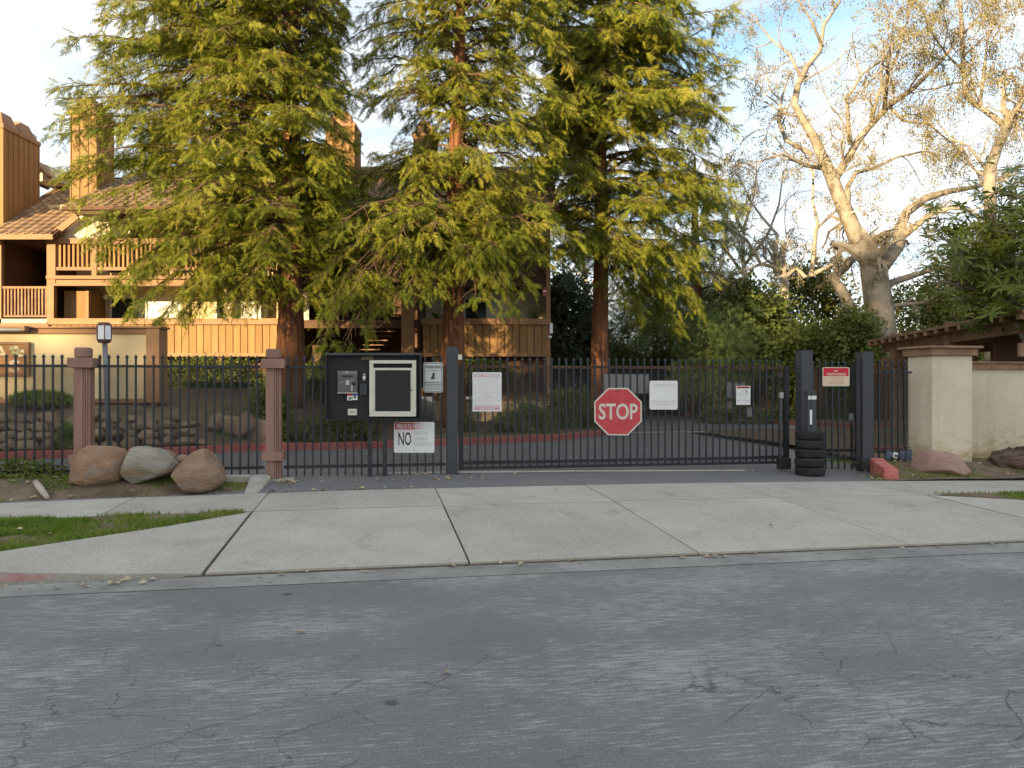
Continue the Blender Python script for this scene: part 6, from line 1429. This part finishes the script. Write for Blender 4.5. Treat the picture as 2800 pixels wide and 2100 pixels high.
for a, b in lim:
    d1 = rs.uniform(14.2, 17.5); A = np.array(P(*a, 15.5)); B = np.array(P(*b, d1)); M_ = (A + B) / 2 + rs.normal(0, .15, 3)
    mb.tube([tuple(A), tuple(M_), tuple(B)], [.05, .035, .015], 6, cap=False)
    for i in range(34):
        f = rs.uniform(.25, 1.05); p = A + (B - A) * f + rs.normal(0, .34, 3); cen.append(p)
        if i % 3 == 0: mb.tube([tuple(A + (B - A) * f * .9), tuple(p)], [.016, .008], 4, cap=False)
build('trunk', mb, m_plane, bt, smooth=True)
LT = np.array([[0, 0, 0], [.3, .085, .015], [.3, -.085, .015], [.65, .10, 0], [.65, -.10, 0], [1, 0, -.08], [.3, 0, -.012], [.65, 0, -.022]])
LF = [(0, 6, 1), (0, 2, 6), (1, 6, 7, 3), (6, 2, 4, 7), (3, 7, 5), (7, 4, 5)]
lme = bpy.data.meshes.new('leaf'); lme.from_pydata(LT.tolist(), [], LF); lme.materials.append(m_big)
cen = np.array(cen); order = np.argsort(cen[:, 1]); lead = set(order[:36].tolist()); tris = []; cnt = 0
lx, ly, lz = XF[bt.name][0]
from mathutils import Matrix
for ci, c in enumerate(cen):
    ax = nrm((np.array([rs.normal(0, .45), -.35 + rs.normal(0, .4), .8]))[None])[0]; nl = rs.randint(8, 13)
    t1 = nrm(np.cross(ax, [.3, .9, .1])[None])[0]; t2 = np.cross(ax, t1)
    for k in range(nl):
        a = 2 * math.pi * k / nl + rs.uniform(-.25, .25); dr = nrm(((t1 * math.cos(a) + t2 * math.sin(a)) * 1.0 + ax * rs.uniform(.0, .5) + np.array([0, 0, -.25]))[None])[0]
        yv = nrm(np.cross(ax, dr)[None])[0]; zv = np.cross(dr, yv); s_ = rs.uniform(.20, .34)
        if ci in lead and cnt < 298:
            o_ = bpy.data.objects.new('leaf', lme); COL.objects.link(o_); o_.parent = bt
            o_.matrix_local = Matrix(((dr[0] * s_, yv[0] * s_, zv[0] * s_, c[0] - lx), (dr[1] * s_, yv[1] * s_, zv[1] * s_, c[1] - ly), (dr[2] * s_, yv[2] * s_, zv[2] * s_, c[2] - lz), (0, 0, 0, 1))); cnt += 1
        else:
            V = c + (LT[:, 0:1] * dr + LT[:, 1:2] * yv + LT[:, 2:3] * zv) * s_
            for f in LF:
                tris.append(V[list(f[:3])]); 
                if len(f) == 4: tris.append(V[[f[0], f[2], f[3]]])
build_np('foliage', np.array(tris), m_big, bt, kind='stuff')

# ------------------------------------------------------------------ grass, litter
def blades(pts, h, rs):
    n = len(pts); a = rs.uniform(0, 2 * np.pi, n); w_ = rs.uniform(.004, .009, n); hh = h * rs.uniform(.5, 1.3, n); ln = rs.normal(0, .45, (n, 2)) * hh[:, None]
    t = np.zeros((n, 3, 3)); t[:, 0] = pts + np.stack([np.cos(a) * w_, np.sin(a) * w_, np.zeros(n)], 1); t[:, 1] = pts - np.stack([np.cos(a) * w_, np.sin(a) * w_, np.zeros(n)], 1)
    t[:, 2] = pts + np.stack([ln[:, 0], ln[:, 1], hh], 1); return t
rs = np.random.RandomState(15); G = []
def scatter(n, s0, s1, n0, n1, zf, thr, h, seed, sc__=1.4):
    out = []
    for s, q in zip(rs.uniform(s0, s1, n), rs.uniform(n0, n1, n)):
        lo = n0
        if mnoise.noise(Vector((s * sc__, q * sc__ * 1.6, seed))) + rs.normal(0, .12) > thr:
            z = zf(s, q)
            if z is not None: out.append(SW(s, q, z))
    if out: G.append(blades(np.array(out), h, rs))
def zverge(s, n):
    lo = interp(s, [(-9.4, 0.18), (-5.2, 0.31), (-4.4, 0.67), (-3.35, 1.76), (-2.66, 2.58)])
    return zgr(s, n) if lo < n < 2.66 else None
def zvergeR(s, n):
    lo = interp(s, [(6.4, 2.5), (8.2, 0.72), (8.9, 0.31), (14, 0.19)]); return zgr(s, n) + .01 if lo < n < 2.66 else None
scatter(46000, -6.5, -2.68, .3, 2.67, zverge, .02, .05, 1.0, 1.9)
scatter(3500, -4.6, -2.68, .6, 2.3, zverge, -.3, .06, 1.0)
scatter(15000, -7, -2.95, 4.05, 5.1, zbedL, .20, .035, 2.0)
scatter(5000, 6.3, 9.5, 1.8, 2.66, zvergeR, -.1, .04, 3.0); scatter(9000, 6.4, 10, 4.05, 6, zbedR, .12, .03, 4.0)
tag(build_np('grass', np.concatenate(G), m_grass), 'short green grass on the verge and dirt beds', kind='stuff')
# ivy at the far left foot of the fence
c = SW(FS(60, 5.0), 5.0, .38); t = thing('ivy', c, 'dark ivy patch at the foot of the iron fence', 'plant')
build_np('leaves', cloud_tris(np.random.RandomState(5), c, (.62, .3, .13), 900, .075, 30, T_CARD, .2), m_hedge, t)
def leaf_litter():
    rs = np.random.RandomState(21); ps = []
    def put(s, n, z): ps.append(SW(s, n, z + .008))
    for i in range(46): s = rs.uniform(-7, -2.6); put(s, -.05 - abs(rs.normal(0, .10)), .012)
    for i in range(26): s = rs.uniform(-2.6, 7); put(s, -.03 - abs(rs.normal(0, .05)), .01)
    for i in range(34):
        s = rs.uniform(-6, -2.8); n = rs.uniform(.4, 2.6); z = zverge(s, n)
        if z: put(s, n, z + .03)
    for i in range(95): s, n = rs.uniform(-7.5, -2.95), rs.uniform(4.08, 4.9); put(s, n, zbedL(s, n) + .015)
    for i in range(42): s, n = rs.uniform(-2.6, .5), 4.6 + abs(rs.normal(.25, .25)); put(s, min(n, 5.3), zdrive(s, min(n, 5.3)))
    for i in range(22): s, n = -2.55 + abs(rs.normal(0, .12)), rs.uniform(4.5, 4.9); put(s, n, zdrive(s, n))
    for i in range(34): s, n = rs.uniform(-2.6, -.4), 4.06 + abs(rs.normal(0, .04)); put(s, n, zdrive(s, n))
    for i in range(26): s, n = FS(2395, 4.4) + rs.normal(0, .16), rs.uniform(4.1, 4.6); put(s, n, zdrive(s, n))
    for i in range(50): s, n = rs.uniform(6.5, 10), rs.uniform(4.1, 5); put(s, n, zbedR(s, n) + .006)
    for i in range(26): s, n = rs.uniform(-2, 6), rs.uniform(5.0, 5.3); put(s, n, zdrive(s, n))
    for i in range(7): s, n = rs.uniform(-4, 6), rs.uniform(.2, 3.9); put(s, n, zap(s, n) if s > -2.5 else .13)
    for i in range(9): s, n = rs.uniform(-4, 7), rs.uniform(-3.2, -.4); put(s, n, .002)
    ps = np.array(ps); n = len(ps); T = np.array([[[0, 0, 0], [.4, .3, .12], [1, .05, .02]], [[0, 0, 0], [1, .05, .02], [.5, -.32, .15]], [[.4, .3, .12], [.7, .45, .2], [1, .05, .02]]])
    d = rs.normal(0, 1, (n, 3)); d[:, 2] = rs.uniform(-.05, .15, n); up = np.array([0, 0, 1.0]) + rs.normal(0, .25, (n, 3))
    return place(T, ps, d, up, rs.uniform(.03, .09, n))
tag(build_np('fallen_leaves', leaf_litter(), m_leaflit), 'dry tan leaves scattered along kerbs, gutter and driveway edge', kind='stuff')

# ------------------------------------------------------------------ the other side of the street (out of frame): houses and trees that shade the foreground
def house(x0, x1, y0, y1, h, ridge, label):
    t = thing('house', ((x0 + x1) / 2, (y0 + y1) / 2, 0), label, 'house')
    build('wall', MB().box(x0, x1, y0, y1, -.2, h), m_stucco, t); ym = (y0 + y1) / 2
    build('roof', MB().add([(x0 - .4, y0 - .5, h), (x1 + .4, y0 - .5, h), (x1 + .4, y1 + .5, h), (x0 - .4, y1 + .5, h), (x0 - .4, ym, ridge), (x1 + .4, ym, ridge)], [(0, 1, 5, 4), (2, 3, 4, 5), (0, 4, 3), (1, 2, 5), (3, 2, 1, 0)]), m_tile, t)
    return t
house(-66, -52, -34, -22, 2.9, 4.6, 'single storey house across the street, out of the picture, left of the camera'); house(-6, 9, -36, -24, 2.9, 4.6, 'single storey house across the street, out of the picture, right behind the camera')
rs = np.random.RandomState(88)
# unseen trees added for shade; tops set where the evening sun still reaches
SHADE_TREES = [(-120, 20.5), (-112, 21.5), (-104, 21), (-97, 21.6), (-91.5, 21.8), (-86, 24.5), (-81, 28.5), (-75.5, 30.5), (-70, 28), (-64, 26), (-58, 26), (-52, 25.5), (-46, 25), (-40, 24)]
for i, (x, h) in enumerate(SHADE_TREES):
    y = -85 + rs.uniform(-2, 2)
    t = thing('shade_tree', (x, y, 0), 'unseen tall tree placed far across the street to shade the foreground', 'tree', 'unseen trees placed for shade across the street')
    build('trunk', MB().tube([(x, y, -.2), (x + .1, y, h * .4), (x, y, h * .8)], [.45, .35, .1], 10), m_plane, t, smooth=True)
    build_np('crown', cloud_tris(rs, (x, y, h * .48), (4.6, 4, h * .46), 5200, 1.25, 90, T_CARD, .25), m_oliv, t)
tag(grid('far_pavement', lin(-70, 40, 12), [-40, -20, -14.02], lambda s, n: .1, m_concrete, ORG, TH), kind='structure')
print('TRIS', NT)
